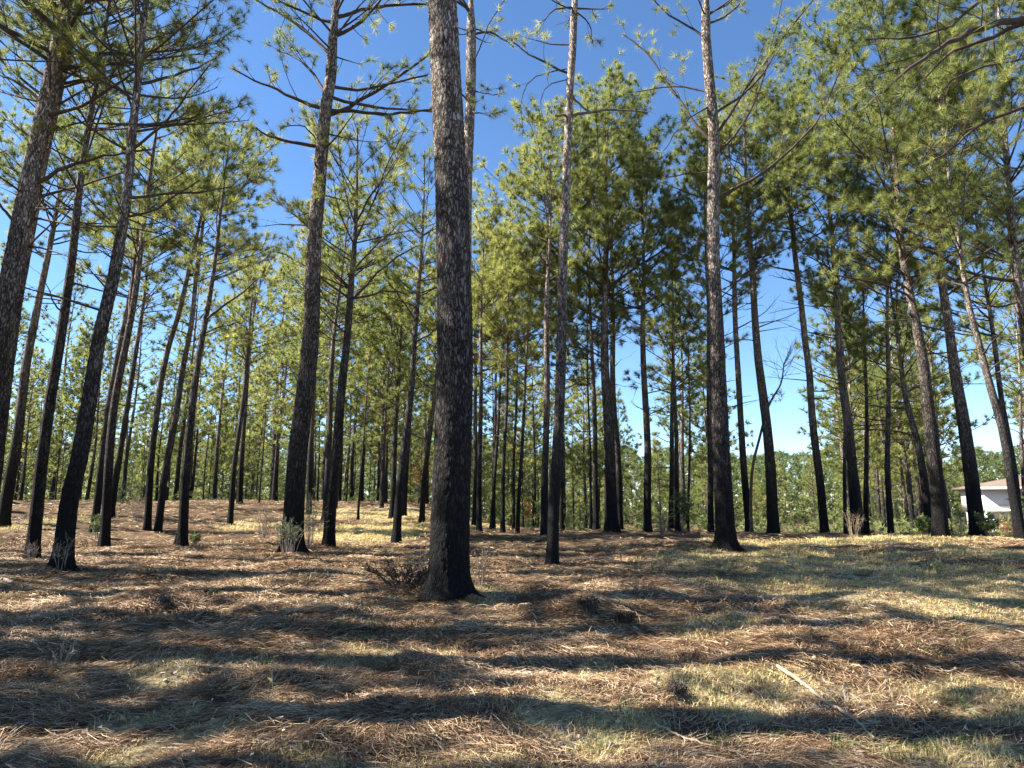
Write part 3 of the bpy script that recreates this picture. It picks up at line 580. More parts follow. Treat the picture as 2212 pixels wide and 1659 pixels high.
# ------------------------------------------------------------------ further wood: a handful of pines built once and copied
def variant(kind, seed):
    rg = np.random.default_rng(seed)
    H, cb, R, dens = {"tall": (14.5, .43, 2.7, 1.15), "mid": (11.5, .3, 2.6, 1.2), "young": (7.5, .1, 1.8, 1.2), "pole": (9.5, .5, 1.2, .9), "thick": (15.5, .52, 1.9, .5)}[kind]
    H *= rg.uniform(.93, 1.08); cb *= H
    zs = np.linspace(0, H, 26); ph = rg.uniform(0, 6, 4); b = rg.uniform(-.02, .02, 2)
    path = np.stack([b[0] * zs + .1 * np.sin(zs * .4 + ph[0]) * np.clip(zs / 4, 0, 1), b[1] * zs + .1 * np.sin(zs * .33 + ph[1]) * np.clip(zs / 4, 0, 1), zs - .1], -1)
    r0 = {"tall": .15, "mid": .13, "young": .07, "pole": .06, "thick": .27}[kind]
    rr = np.interp(zs, [0, cb, H], [r0, r0 * .6, .012])
    e = empty("young_pine" if kind == "young" else "pine_tree", (0, 0, 0)); trunk_mesh("trunk", path, rr, M_BARKFAR, e, seg=7, rg=rg, flare=False)
    cr = Crown(); z = cb
    on = lambda q: np.array([np.interp(q, zs, path[:, 0]), np.interp(q, zs, path[:, 1]), q])
    while z < H - .2:
        u = (z - cb) / (H - cb); prof = (.65 + 1.4 * u if u < .25 else 1.0) * (1 - max(0, u - .2) / .8) ** .8
        for k in range(3):
            az = rg.uniform(0, 6.28); el = math.radians(np.interp(u, [0, 1], [12, 55]) + rg.normal(0, 8)); Ln = max(.4, R * prof * rg.uniform(.55, 1.2))
            dv = np.array([math.cos(az) * math.cos(el), math.sin(az) * math.cos(el), math.sin(el)])
            LP = lim_path(on(z), dv, Ln, 5, rg, up=.35, wob=.15); cr.path(LP, .012 + .008 * Ln, .008); foliate(cr, LP, rg, .014, dens * .85, .25, minr=.006, scale=1.5)
        z += rg.uniform(.4, .65)
    for k in range(40 if kind == "thick" else 7):
        zz = cb * rg.uniform(.3 if kind == "thick" else .45, 1); az = rg.uniform(0, 6.28); cr.path(lim_path(on(zz), [math.cos(az), math.sin(az), .2], rg.uniform(.3, 1.5), 5, rg, wob=.2), .014, .006)
    Vw, Qw = cr.wood(3); Vt, Ft, rd = tuft_tris(np.array(cr.tp), np.array(cr.td), 18, .31, .038, rg)
    mesh_obj("crown", np.concatenate([Vw, Vt]), [Qw, Ft + len(Vw)], [M_TWIG, M_NEEDLE], e, [0, 1], rnd=np.concatenate([np.full(len(Vw), .3), rd]))
    return e
def copy_tree(o):
    c = o.copy(); COL.objects.link(c)
    for ch in list(o.children):
        d = ch.copy(); COL.objects.link(d); d.parent = c
    return c
VAR = {"tall": [variant("tall", s) for s in (101, 102, 103, 104)], "mid": [variant("mid", s) for s in (111, 112, 113)], "young": [variant("young", s) for s in (121, 122)], "pole": [variant("pole", s) for s in (131, 132)], "thick": [variant("thick", s) for s in (141, 142)]}
used = set()
FARLAB = {"tall": "tall pine with a dark bare stem in the dense far wood beyond the clearing", "mid": "middling pine with a green crown in the dense far wood beyond the clearing", "young": "young bushy pine low in the far wood between the bare stems", "pole": "thin pole pine among the crowded stems of the far wood"}
FARGRP = {"tall": "tall pines of the far wood", "mid": "middling pines of the far wood", "young": "young pines of the far wood", "pole": "pole pines of the far wood"}
def plant(kind, i, x, y, s=1.0, rz=0.0, label=None, group=None):
    src = VAR[kind][i % len(VAR[kind])]
    if src.name in used: o = copy_tree(src)
    else: o = src; used.add(src.name)
    o.location = (x, y, float(gz(x, y, False)) - .05); o.rotation_euler = (0, 0, rz); o.scale = (s, s, s)
    tag(o, label or FARLAB[kind], "young pine" if kind == "young" else "pine tree", group or FARGRP[kind]); return o
r2 = np.random.default_rng(77); placed = []
def far_row(n, dmin, dmax, kinds, pxr, smin=.85, smax=1.15, mind=1.2, ok=lambda px, d: True):
    k = 0; tries = 0
    while k < n and tries < n * 30:
        tries += 1
        d = math.sqrt(r2.uniform(dmin ** 2, dmax ** 2)); px = r2.uniform(*pxr)
        if not ok(px, d): continue
        x = (px - CX) / F * d
        if any((x - a) ** 2 + (d - b) ** 2 < mind ** 2 for a, b in placed): continue
        placed.append((x, d)); kd = kinds[r2.integers(len(kinds))]
        plant(kd, int(r2.integers(9)), x, d, r2.uniform(smin, smax), r2.uniform(0, 6.28)); k += 1
gap = lambda px, d: not (1575 < px < 1800)
# left and middle: the wood stands close behind the crest
far_row(46, 37, 52, ["tall", "tall", "mid", "pole"], (-120, 1010))
far_row(50, 52, 85, ["tall", "mid", "mid"], (-150, 1150), .8, 1.1)
far_row(44, 42, 80, ["young", "pole"], (-120, 1150))
far_row(12, 30, 45, ["mid", "pole", "young"], (1080, 1340), .75, .95, ok=lambda px, d: px < 1250 or d > 36)
far_row(24, 30, 48, ["young", "young", "pole"], (-100, 1100), .55, .8, ok=lambda px, d: d > 40 or px > 1000)
# right: falling ground, lower tree line and a gap of open sky
far_row(44, 55, 95, ["mid", "young", "young"], (1130, 2350), .75, .98)
far_row(30, 38, 60, ["young", "pole"], (1180, 1990), .6, .85, ok=lambda px, d: gap(px, d))
far_row(12, 32, 60, ["tall", "mid"], (1830, 2030), .75, .95, ok=lambda px, d: px < 1990)
far_row(5, 36, 55, ["tall", "mid"], (2230, 2420), .9, 1.05)


# trees left of the picture whose crowns shade the straw
r3 = np.random.default_rng(5)
SH = [(-4.9, 4.95), (-7.1, 6.3), (-8.4, 7.5), (-11.2, 9.4), (-12.6, 11.4), (-13.2, 4.6), (-16.0, 8.3), (-19.5, 11.5), (-17.2, 15.0), (-19.0, 5.8), (-19.5, 21), (-23, 25), (-25, 29), (-28.5, 33), (-30, 24), (-34, 31), (-37, 37)]
for i, (x, y) in enumerate(SH):
    plant("thick", i, x, y, 1.0, i * 1.3, "tall pine standing left of the picture, seen only by its shade on the straw", "pines beside the clearing, left of the picture")
far_row(7, 32, 46, ["mid", "tall"], (1100, 1560), .72, .92, 1.6)
far_row(14, 28, 46, ["mid", "tall"], (1810, 2040), .8, 1.0, 1.6)
far_row(6, 27, 40, ["mid", "tall"], (2230, 2400), .9, 1.0, 1.6)
far_row(10, 30, 42, ["mid", "pole"], (560, 1090), .8, 1.0, 1.6)
for i, (x, y, sc) in enumerate([(-12.2, 7.3, .9), (-12.9, 6.2, .85), (-17.2, 11.0, .95), (-26.0, 12.0, 1.0)]):
    plant("mid", i, x, y, sc * 1.15, i * 2.1, "denser pine standing left of the picture, seen only by its dappled shade", "pines beside the clearing, left of the picture")
# ---- closed wall of foliage far behind
def far_mass():
    rg = np.random.default_rng(9); n = 34000
    px = rg.uniform(-400, 2600, n); d = rg.uniform(88, 150, n); x = (px - CX) / F * d
    hmax = d * (.085 + .018 * vnoise(px, px * 0, 70, 1) + .012 * vnoise(px, px * 0, 22, 2)) + 1.5
    z = gz(x, d, False) + rg.uniform(0, 1, n) * hmax
    z = np.where(px < 1100, z + 2.5 * rg.uniform(0, 1, n), z)
    V, Fc, rd = tuft_tris(np.stack([x, d, z], -1), rg.normal(size=(n, 3)) + [0, 0, .4], 16, .9, .14, rg, (5, 120), .4)
    m = mesh_obj("far_wood", V, [Fc], [M_FARLEAF], rnd=rd)
    tag(m, "hazy green mass of distant trees closing the view behind the stems", "distant wood", kind="stuff")
far_mass()

def undergrowth():
    rg = np.random.default_rng(12); px = rg.uniform(-200, 2500, 9000); d = rg.uniform(25, 62, 9000); d = np.where(px < 1050, d + 18, d)
    x = (px - CX) / F * d; k = (vnoise(x, d, 2.2, 21) + .5 * vnoise(x, d, .8, 22)) > -.05; x, d = x[k], d[k]; n = len(x)
    h = (.5 + .8 * np.clip(vnoise(x, d, 3.1, 23) + .3, 0, 1)) * rg.uniform(.1, 1.5, n); z = gz(x, d, False) + h
    V, Fc, rd = tuft_tris(np.stack([x, d, z], -1), rg.normal(size=(n, 3)) + [0, 0, .8], 14, .28, .05, rg, (5, 120), .25)
    tag(mesh_obj("undergrowth", V, [Fc], [M_FARLEAF], rnd=rd), "low leafy undergrowth filling the ground behind the crest", "undergrowth", kind="stuff")
undergrowth()
# ------------------------------------------------------------------ ground litter
def ribbons(x, y, L, w, yaw, pitch, rg, bend=.12, lift=.004, zoff=None):
    n = len(x); z = gz(x, y) + lift
    if zoff is not None: z = z + zoff
    d = np.stack([np.cos(yaw) * np.cos(pitch), np.sin(yaw) * np.cos(pitch), np.sin(pitch)], -1)
    s = np.stack([-np.sin(yaw), np.cos(yaw), np.zeros(n)], -1); tilt = rg.uniform(-.8, .8, n)[:, None]
    sw = s * np.cos(tilt) + np.array([0, 0, 1.0]) * np.sin(tilt); sw = sw * (w[:, None] / 2)
    c = np.stack([x, y, z], -1); l = L[:, None]; bd = s * (rg.normal(0, bend, n)[:, None] * l) + np.array([0, 0, 1.0]) * (rg.uniform(0, .10, n)[:, None] * l)
    a = c - d * l * .5; b = c + bd; e = c + d * l * .5
    for q in (a, b, e):
        q[:, 2] = np.maximum(q[:, 2], gz(q[:, 0], q[:, 1]) + .003)
    V = np.stack([a - sw, a + sw, b - sw, b + sw, e], 1).reshape(-1, 3); i = np.arange(n) * 5
    Q = np.stack([i, i + 1, i + 3, i + 2], -1); T = np.stack([i + 2, i + 3, i + 4], -1)
    return V, Q, T
def view_scatter(n, d0, d1, rg, p=1.0, spread=.80):
    u = rg.uniform(0, 1, n); d = (d0 ** p + u * (d1 ** p - d0 ** p)) ** (1 / p); return rg.uniform(-spread, spread, n) * d, d
rg = np.random.default_rng(31)
x, y = view_scatter(520000, 3.9, 17, rg, .8)
clump = vnoise(x, y, .5, 11) + .6 * vnoise(x, y, .18, 12); keep = clump > rg.uniform(-1.5, .5, len(x)); x, y = x[keep], y[keep]
g = grassness(x, y); keep = rg.uniform(0, 1, len(x)) > g * .85; x, y = x[keep], y[keep]
n = len(x); L = rg.uniform(.07, .2, n); w = rg.uniform(.0024, .0048, n) * np.clip(y / 5.5, .9, 2.4)
yaw = rg.uniform(0, np.pi, n) * .6 + vnoise(x, y, .8, 13) * 2
V, Q, T = ribbons(x, y, L, w, yaw, rg.normal(0, .24, n), rg, zoff=rg.uniform(0, .03, n))
rd = np.repeat(np.clip(rg.beta(1.6, 2.0, n) + .15 * vnoise(x, y, .7, 14), 0, 1), 5)
tag(mesh_obj("pine_straw", V, [Q, T], [M_STRAW], rnd=rd), "brown carpet of fallen pine needles over the whole ground", "pine straw", kind="stuff")

x, y = view_scatter(90000, 15, 46, rg, 1.2); k_ = vnoise(x, y, .9, 17) + .6 * vnoise(x, y, .35, 18) > rg.uniform(-.6, .5, len(x)); x, y = x[k_], y[k_]; g = grassness(x, y)
k_ = rg.uniform(0, 1, len(x)) > g * .9; x, y = x[k_], y[k_]; n = len(x)
V, Q, T = ribbons(x, y, rg.uniform(.12, .4, n), rg.uniform(.008, .02, n) * y / 25, rg.uniform(0, 3.14, n), rg.normal(0, .2, n), rg, zoff=rg.uniform(0, .04, n))
tag(mesh_obj("far_pine_straw", V, [Q, T], [M_STRAW], rnd=np.repeat(rg.beta(1.6, 1.8, n), 5)), "ragged litter of needle clumps on the farther rise", "pine straw", kind="stuff")

# dry yellow grass in its patches
def blades(xs, ys, h, w, rg, lean=.5):
    n = len(xs); yaw = rg.uniform(0, 6.28, n); b = np.stack([xs, ys, gz(xs, ys) - .003], -1)
    dv = np.stack([np.cos(yaw), np.sin(yaw), np.zeros(n)], -1); s = np.stack([-np.sin(yaw), np.cos(yaw), np.zeros(n)], -1) * (w[:, None] / 2)
    ln = rg.uniform(.1, lean, n)[:, None] * h[:, None]; m = b + dv * ln * .35 + np.array([0, 0, .6]) * h[:, None]; e = b + dv * ln * 1.6 + np.array([0, 0, .85]) * h[:, None]
    V = np.stack([b - s, b + s, m - s * .8, m + s * .8, e], 1).reshape(-1, 3); i = np.arange(n) * 5
    return V, np.stack([i, i + 1, i + 3, i + 2], -1), np.stack([i + 2, i + 3, i + 4], -1)
x, y = view_scatter(620000, 4.0, 30, rg, .8); g = grassness(x, y)
keep = rg.uniform(0, 1, len(x)) < g * (.6 + 1.0 * vnoise(x, y, .35, 15) + .7 * vnoise(x, y, .12, 19)); x, y = x[keep], y[keep]; n = len(x)
V, Q, T = blades(x, y, rg.uniform(.02, .06, n) * np.clip(y / 8, 1, 1.6), rg.uniform(.003, .006, n) * np.clip(y / 6, 1, 3.2), rg, 1.6)
tag(mesh_obj("dry_grass", V, [Q, T], [M_DRYG], rnd=np.repeat(rg.uniform(0, 1, n), 5)), "short yellow dry grass in sunlit patches", "dry grass", kind="stuff")
# sparse green tufts
x, y = view_scatter(420, 4.2, 20, rg, .8); keep = vnoise(x, y, 1.5, 16) > .05; x, y = x[keep], y[keep]
xs = np.repeat(x, 22) + rg.normal(0, .05, len(x) * 22); ys = np.repeat(y, 22) + rg.normal(0, .05, len(x) * 22); n = len(xs)
V, Q, T = blades(xs, ys, rg.uniform(.04, .12, n), rg.uniform(.004, .008, n), rg, 1.2)
tag(mesh_obj("green_grass", V, [Q, T], [M_GREENG], rnd=np.repeat(rg.uniform(0, 1, n), 5)), "sparse green grass tufts among the needles", "grass", kind="stuff")
x, y = view_scatter(9000, 3.9, 16, rg, .8); n = len(x); a = rg.uniform(0, 6.28, n); sz = rg.uniform(.006, .022, n)
P = np.stack([x, y, gz(x, y) + rg.uniform(.006, .03, n)], -1); u_ = np.stack([np.cos(a), np.sin(a), rg.normal(0, .35, n)], -1) * sz[:, None]; v_ = np.stack([-np.sin(a), np.cos(a), rg.normal(0, .35, n)], -1) * (sz * rg.uniform(.3, .9, n))[:, None]
V = np.stack([P - u_, P + v_, P + u_, P - v_], 1).reshape(-1, 3)
tag(mesh_obj("bark_crumbs", V, [np.arange(n * 4).reshape(-1, 4)], [M_STRAW], rnd=np.repeat(rg.beta(.7, .8, n), 4)), "bark flakes and crumbs strewn over the needle litter", "bark litter", kind="stuff")
# small twigs, uncountable
x, y = view_scatter(4200, 4.0, 18, rg, .8); n = len(x)
V, Q, T = ribbons(x, y, rg.uniform(.1, .38, n) * rg.uniform(.4, 1, n), rg.uniform(.005, .011, n), rg.uniform(0, 3.14, n), rg.normal(0, .25, n), rg, .14, .012)
tag(mesh_obj("twig_litter", V, [Q, T], [M_GREYW]), "small grey twigs scattered over the needle carpet", "twig litter", kind="stuff")

# ------------------------------------------------------------------ sticks, chips, stub
def stick(name, label, pix, wpx, mat, cat="stick", lift=.02, end=.6, sides=8, forks=()):
    P = np.array([onground(*q) for q in pix]); d = P[0][1]; P[:, 2] += lift + wpx / F * d / 2
    q = np.linspace(0, len(P) - 1, 24); PP = np.stack([np.interp(q, np.arange(len(P)), P[:, i]) for i in range(3)], -1)
    PP[:, 2] = np.maximum(PP[:, 2], np.array([float(gz(a, b)) for a, b in PP[:, :2]]) + wpx / F * d / 2)
    rg_ = np.random.default_rng(int(abs(pix[0][0]) * 7 + pix[0][1])); PP[1:-1] += rg_.normal(0, .004, PP[1:-1].shape)
    base = PP[0].copy(); rr = np.linspace(1, end, 24) * wpx / F * d / 2 * (1 + .12 * rg_.normal(size=24))
    vs_, qs = tubes((PP - base)[None], rr[None], sides)
    V = [vs_]; Qs = [qs]; m = len(vs_)
    for (t, dx, dy, l) in forks:
        k = int(t * 23); e = PP[k] - base; f = np.array([e, e + [dx * l * .5, dy * l * .5, .03 * l], e + [dx * l, dy * l, .10 * l]])
        v2, q2 = tubes(f[None], (rr[k] * np.array([.6, .45, .25]))[None], 5); V.append(v2); Qs.append(q2 + m); m += len(v2)
    caps = np.array([[i for i in range(sides)][:4]])
    o = mesh_obj(name, np.concatenate(V), [np.concatenate(Qs), np.array([list(range(sides))]), np.array([list(range(23 * sides, 24 * sides))])], [mat], smooth=True, loc=tuple(base)); tag(o, label, cat, "fallen sticks on the straw"); return o
stick("fallen_stick", "long straight pale broken stick lying slantwise at lower right", [(1680, 1450), (1730, 1492), (1790, 1535), (1845, 1570), (1890, 1612)], 8, M_PALEW, lift=.028, end=.5, forks=[(.22, .35, .1, .3), (.62, -.3, -.4, .22), (.85, .5, -.3, .2)])
stick("fallen_stick", "long thin grey curved branch lying on shaded ground at left", [(80, 1364), (200, 1360), (330, 1353), (385, 1330)], 5, M_GREYW, end=.5, forks=[(.9, .3, .5, .3), (.6, -.3, .4, .25)])
stick("fallen_stick", "dark thin stick lying level below the slanting pale stick", [(1690, 1592), (1760, 1590), (1860, 1594)], 4, M_TWIG)
stick("fallen_stick", "pale thin stick lying at the bottom right of the middle", [(1415, 1572), (1475, 1594), (1545, 1616)], 5, M_PALEW, forks=[(.7, .6, .3, .2)])
stick("fallen_stick", "short pale forked stick on the dark band at bottom middle", [(1160, 1637), (1200, 1620), (1226, 1612)], 4, M_GREYW, forks=[(.8, .2, .6, .12)])
stick("fallen_stick", "curved white twig standing out on the shaded ground below the big middle pine", [(1130, 1408), (1160, 1425), (1185, 1450)], 3.5, M_GREYW)
stick("fallen_stick", "slim pale stick running from the right edge of the long stick toward the corner", [(1990, 1560), (2040, 1600), (2075, 1650)], 3.5, M_GREYW)
stick("fallen_stick", "thin forked twig rising from the lit straw at lower left", [(230, 1480), (300, 1440), (345, 1425)], 3, M_DEAD, forks=[(.5, .2, .8, .3), (.8, -.4, .5, .25)])
stick("fallen_stick", "thin bent twig crossing the dark band at lower left", [(235, 1505), (310, 1520), (370, 1532), (430, 1530)], 3, M_GREYW)
stick("fallen_stick", "broken grey branch end poking in at the left edge", [(-12, 1262), (8, 1264), (26, 1270)], 9, M_GREYW, end=.8)
stick("fallen_stick", "pale stick under the foreground thin pine pointing right", [(1210, 1216), (1250, 1211), (1330, 1208)], 4, M_GREYW)
stick("fallen_stick", "short thick pale stick on lit straw at upper left of the shade", [(640, 1232), (590, 1240), (548, 1243)], 4, M_GREYW)
stick("fallen_stick", "short pale twig beside a clump right of the big middle pine", [(1352, 1380), (1320, 1368), (1290, 1352)], 3, M_GREYW)
for k, (cx, cy, L_, W_, a, lab) in enumerate([(1408, 1508, .17, .03, .1, "long curled pale bark chip beside the dark clump"), (1890, 1581, .08, .028, -.2, "short pale bark chip right of the long slanting stick"), (30, 1500, .12, .03, .7, "pale bark chip at the left edge beside the shadow band"),
                                              (768, 1286, .17, .04, -.4, "pale bark chip on lit straw left of the big middle pine"), (540, 1268, .12, .03, -.6, "bark chip on the edge of shade left of the middle"), (1590, 1206, .5, .05, .0, "flat pale bark slab lying near the foot of the stout pine")]):
    p = onground(cx, cy); m = 9; t = np.linspace(-1, 1, m); wd = W_ / 2 * np.sqrt(np.maximum(1 - t ** 2, .05)) * (1 + .2 * np.sin(t * 7 + k))
    X = t * L_ / 2; curl = .25 * W_ + .05 * L_ * t ** 2
    V = np.concatenate([np.stack([X, -wd, curl * .6], -1), np.stack([X, wd, curl * .6], -1), np.stack([X, 0 * X, curl + .2 * W_], -1), np.stack([X, 0 * X, curl * .4 - .008], -1)])
    def strip(a_, b_): i = np.arange(m - 1); return np.stack([a_ * m + i, a_ * m + i + 1, b_ * m + i + 1, b_ * m + i], -1)
    o = mesh_obj("bark_chip", V, [np.concatenate([strip(0, 2), strip(2, 1), strip(1, 3), strip(3, 0)])], [M_PALEW], smooth=True, loc=(p[0], p[1], p[2] + .022)); o.rotation_euler = (.15, .1, a)
    tag(o, lab, "bark chip", "bark chips on the straw")
def stub(label, px, py, hpx, wpx):
    p = onground(px, py); h = hpx / F * p[1]; r = wpx / F * p[1] / 2; K = 9; zs = np.linspace(-.05, h, K)
    path = np.stack([.03 * np.sin(zs * 7), 0 * zs, zs], -1); o = trunk_mesh("tree_stub", path, np.linspace(r * 1.2, r * .75, K), M_CHAR, None, seg=14, rough=.1)
    n = len(o.data.vertices); co = np.empty(n * 3, np.float32); o.data.vertices.foreach_get("co", co); co = co.reshape(-1, 3)
    co[-14:, 2] += np.random.default_rng(2).uniform(-.12, .1, 14) * h; o.data.vertices.foreach_set("co", co.ravel())
    o.location = tuple(p); tag(o, label, "stub"); return o
stub("short charred broken stub standing beside the straight pine at left", 378, 1180, 26, 9)
stub("low charred stump behind the crooked pine on the right", 1993, 1150, 60, 22)
stub("grey broken snag beside the pine on the crest", 822, 1086, 42, 7)

# ------------------------------------------------------------------ shrubs, brush, seedlings
def shrub(name, label, px, py, wpx, hpx, leaf=None, nst=14, mat=M_DEAD, nleaf=5, lsz=.035, group=None, Y=None, cat="shrub", spread=1.0, rmin=.0025, lw=.5, seed=1):
    rg_ = np.random.default_rng(seed * 37 + int(px)); p = onground(px, py) if Y is None else None
    if p is None: q = at(px, py, Y); p = np.array([q[0], Y, float(gz(q[0], Y))])
    h = hpx / F * p[1]; wr = wpx / F * p[1] / 2; cr = Crown(); lp, ld = [], []
    for i in range(nst):
        az = rg_.uniform(0, 6.28); rr_ = wr * rg_.uniform(.0, .35); b0 = np.array([math.cos(az) * rr_, math.sin(az) * rr_, -.02])
        tgt = np.array([math.cos(az) * wr * rg_.uniform(.2, 1) * spread, math.sin(az) * wr * rg_.uniform(.2, 1) * spread, h * rg_.uniform(.5, 1.05)])
        t = np.linspace(0, 1, 6)[:, None]; P = b0 + (tgt - b0) * t + np.array([0, 0, .15 * h]) * (np.sin(t * np.pi)) + rg_.normal(0, .03 * h, (6, 3)) * t
        cr.path(P, rmin * 1.8, rmin)
        for j in range(5):
            k = rg_.integers(2, 5); d = unit(rg_.normal(size=3) + [0, 0, .9]); l = h * rg_.uniform(.12, .35); e = P[k] + d * l
            cr.path(np.array([P[k], (P[k] + e) / 2 + rg_.normal(0, .02 * h, 3), e]), rmin, rmin * .7)
            for u in rg_.uniform(.2, 1, nleaf): lp.append(P[k] + (e - P[k]) * u); ld.append(rg_.normal(size=3))
        for u in rg_.uniform(.4, 1, nleaf): f = u * 5; k = min(int(f), 4); lp.append(P[k] + (P[k + 1] - P[k]) * (f - k)); ld.append(rg_.normal(size=3))
    root = empty(name, tuple(p)); tag(root, label, cat, group)
    V, Q = cr.wood(4); mesh_obj("stems", V, [Q], [mat], root)
    if leaf is not None:
        c = np.array(lp); d = unit(np.array(ld)); n = len(c); s = unit(np.cross(d, rg_.normal(size=(n, 3)))) * lsz * lw * .5; l = lsz * rg_.uniform(.7, 1.3, (n, 1))
        V = np.stack([c, c + d * l * .5 + s, c + d * l, c + d * l * .5 - s], 1).reshape(-1, 3)
        mesh_obj("foliage", V, [np.arange(n * 4).reshape(-1, 4)], [leaf], root, rnd=np.repeat(rg_.uniform(0, 1, n), 4))
    return root
shrub("bare_shrub", "pale bare twiggy shrub against the right foot of the big middle pine", 1040, 1274, 66, 80, None, 11, M_PALEW, seed=2, rmin=.0032)
shrub("bramble", "leafy bramble tangled round the foot of the big left pine", 625, 1200, 90, 75, M_LEAF, 26, M_GREYW, 5, .04, seed=3)
shrub("bramble", "dark bramble climbing the right side of the big left pine foot", 668, 1188, 50, 120, M_LEAF, 16, M_GREYW, 4, .04, seed=4)
shrub("brush_pile", "dark heap of brush and twigs left of the big middle pine", 872, 1268, 190, 56, M_BROWNLEAF, 44, M_TWIG, 2, .04, seed=5, spread=1.2, rmin=.004)
shrub("bare_shrub", "pale upright twigs sticking out of the brush left of the big middle pine", 900, 1262, 60, 80, None, 8, M_PALEW, seed=6, rmin=.0018)
shrub("shrub", "pale green vine-grown shrub behind the brown brush between left pines", 262, 1090, 80, 70, M_LEAF, 24, M_GREYW, 6, .07, seed=7, Y=25)
shrub("shrub", "brown bare brush between the forked left pine and the touching pair", 292, 1128, 62, 60, M_DRYLEAF, 26, M_DEAD, 1, .04, seed=8)
shrub("shrub", "dark green low shrub at the foot of the forked left pine", 210, 1165, 46, 48, M_LEAF, 22, M_DEAD, 7, .06, seed=9)
shrub("shrub", "reddish brown twig shrub just left of the big left pine", 568, 1168, 60, 72, M_DRYLEAF, 26, M_DEAD, 1, .03, seed=10)
shrub("shrub", "low green shrub at the right foot of the straight pine with the stub", 420, 1180, 30, 26, M_LEAF, 14, M_DEAD, 6, .05, seed=11)
shrub("bramble", "grey vines and dry stems on the foot of the third pine from the left", 128, 1235, 56, 70, M_LEAF, 16, M_GREYW, 1, .03, seed=12)
shrub("bramble", "few dry grey stems at the foot of the second pine from the left", 66, 1216, 40, 46, None, 12, M_GREYW, seed=13)
shrub("shrub", "green leafy regrowth round the dark thin pine near the sky gap", 1472, 1150, 50, 90, M_LEAF, 22, M_DEAD, 8, .08, seed=14, Y=21.5)
shrub("shrub", "bare reddish brush left of the leafy regrowth", 1428, 1156, 50, 45, M_DRYLEAF, 26, M_DEAD, 1, .04, seed=15)
shrub("bare_shrub", "bare pale brush in front of the thicker dark pine with the black foot", 1846, 1160, 50, 56, None, 14, M_PALEW, seed=16, rmin=.0028)
shrub("bare_shrub", "thin bare stems left of the speckled pine at the sky gap", 1775, 1155, 40, 62, None, 9, M_GREYW, seed=17, rmin=.0028)
shrub("shrub", "green glossy shrub left of the brightest orange pine foot", 2002, 1160, 44, 40, M_LEAF, 22, M_DEAD, 8, .07, seed=18)
shrub("shrub", "dark evergreen shrub between the leaning dark pine and the rightmost pine", 2138, 1162, 44, 48, M_LEAF, 26, M_DEAD, 9, .06, seed=19)
shrub("shrub", "reddish bush before the lower wall of the house", 2180, 1142, 60, 52, M_DRYLEAF, 30, M_DEAD, 2, .07, seed=20, Y=27)
shrub("bare_shrub", "bare twiggy bush between the brightest pine and the leaning dark pine", 2076, 1158, 40, 56, None, 12, M_DEAD, seed=21, rmin=.0028)
shrub("shrub", "brown brush behind the yellow grass at the right crest", 1770, 1152, 70, 26, M_DRYLEAF, 30, M_DEAD, 1, .05, seed=22)
shrub("shrub", "dark weed clump right of the big middle pine", 1345, 1352, 62, 26, M_BROWNLEAF, 26, M_DEAD, 8, .03, seed=23)
shrub("shrub", "brown stem clump with dark leaves right of the middle pine shadow", 1272, 1335, 50, 38, M_BROWNLEAF, 24, M_DEAD, 4, .03, seed=24)
shrub("shrub", "dark dead clump on a small mound left of the middle", 350, 1312, 54, 26, M_BROWNLEAF, 22, M_DEAD, 2, .03, seed=25)
shrub("shrub", "dark dead clump beside the long curled bark chip", 1466, 1512, 50, 34, M_BROWNLEAF, 24, M_DEAD, 3, .02, seed=26)
shrub("sapling", "small leafless seedling upright on the yellow grass at right", 1925, 1196, 16, 44, None, 4, M_PALEW, seed=27, rmin=.003, cat="sapling")
shrub("grass_tuft", "single pale upright grass tuft on the lit slope at right", 2028, 1240, 22, 24, M_DRYG, 14, M_PALEW, 3, .05, seed=28, cat="grass tuft", rmin=.002)
shrub("sapling", "small yellow leaved sapling on the slope right of the middle", 1140, 1128, 26, 60, M_DRYLEAF, 8, M_DEAD, 7, .08, seed=29, Y=30, cat="sapling")
shrub("sapling", "small orange leaved sapling behind the thin pine leaning by the middle pine", 902, 1118, 44, 110, M_DRYLEAF, 12, M_DEAD, 7, .09, seed=30, Y=38, cat="sapling")
shrub("bare_shrub", "tangle of cut twigs in lit straw at the left", 130, 1432, 100, 44, None, 12, M_PALEW, seed=31, rmin=.003)
shrub("shrub", "rust brown leaved shrub right of the long sky gap pine", 2240, 1152, 30, 40, M_DRYLEAF, 12, M_DEAD, 3, .05, seed=32)
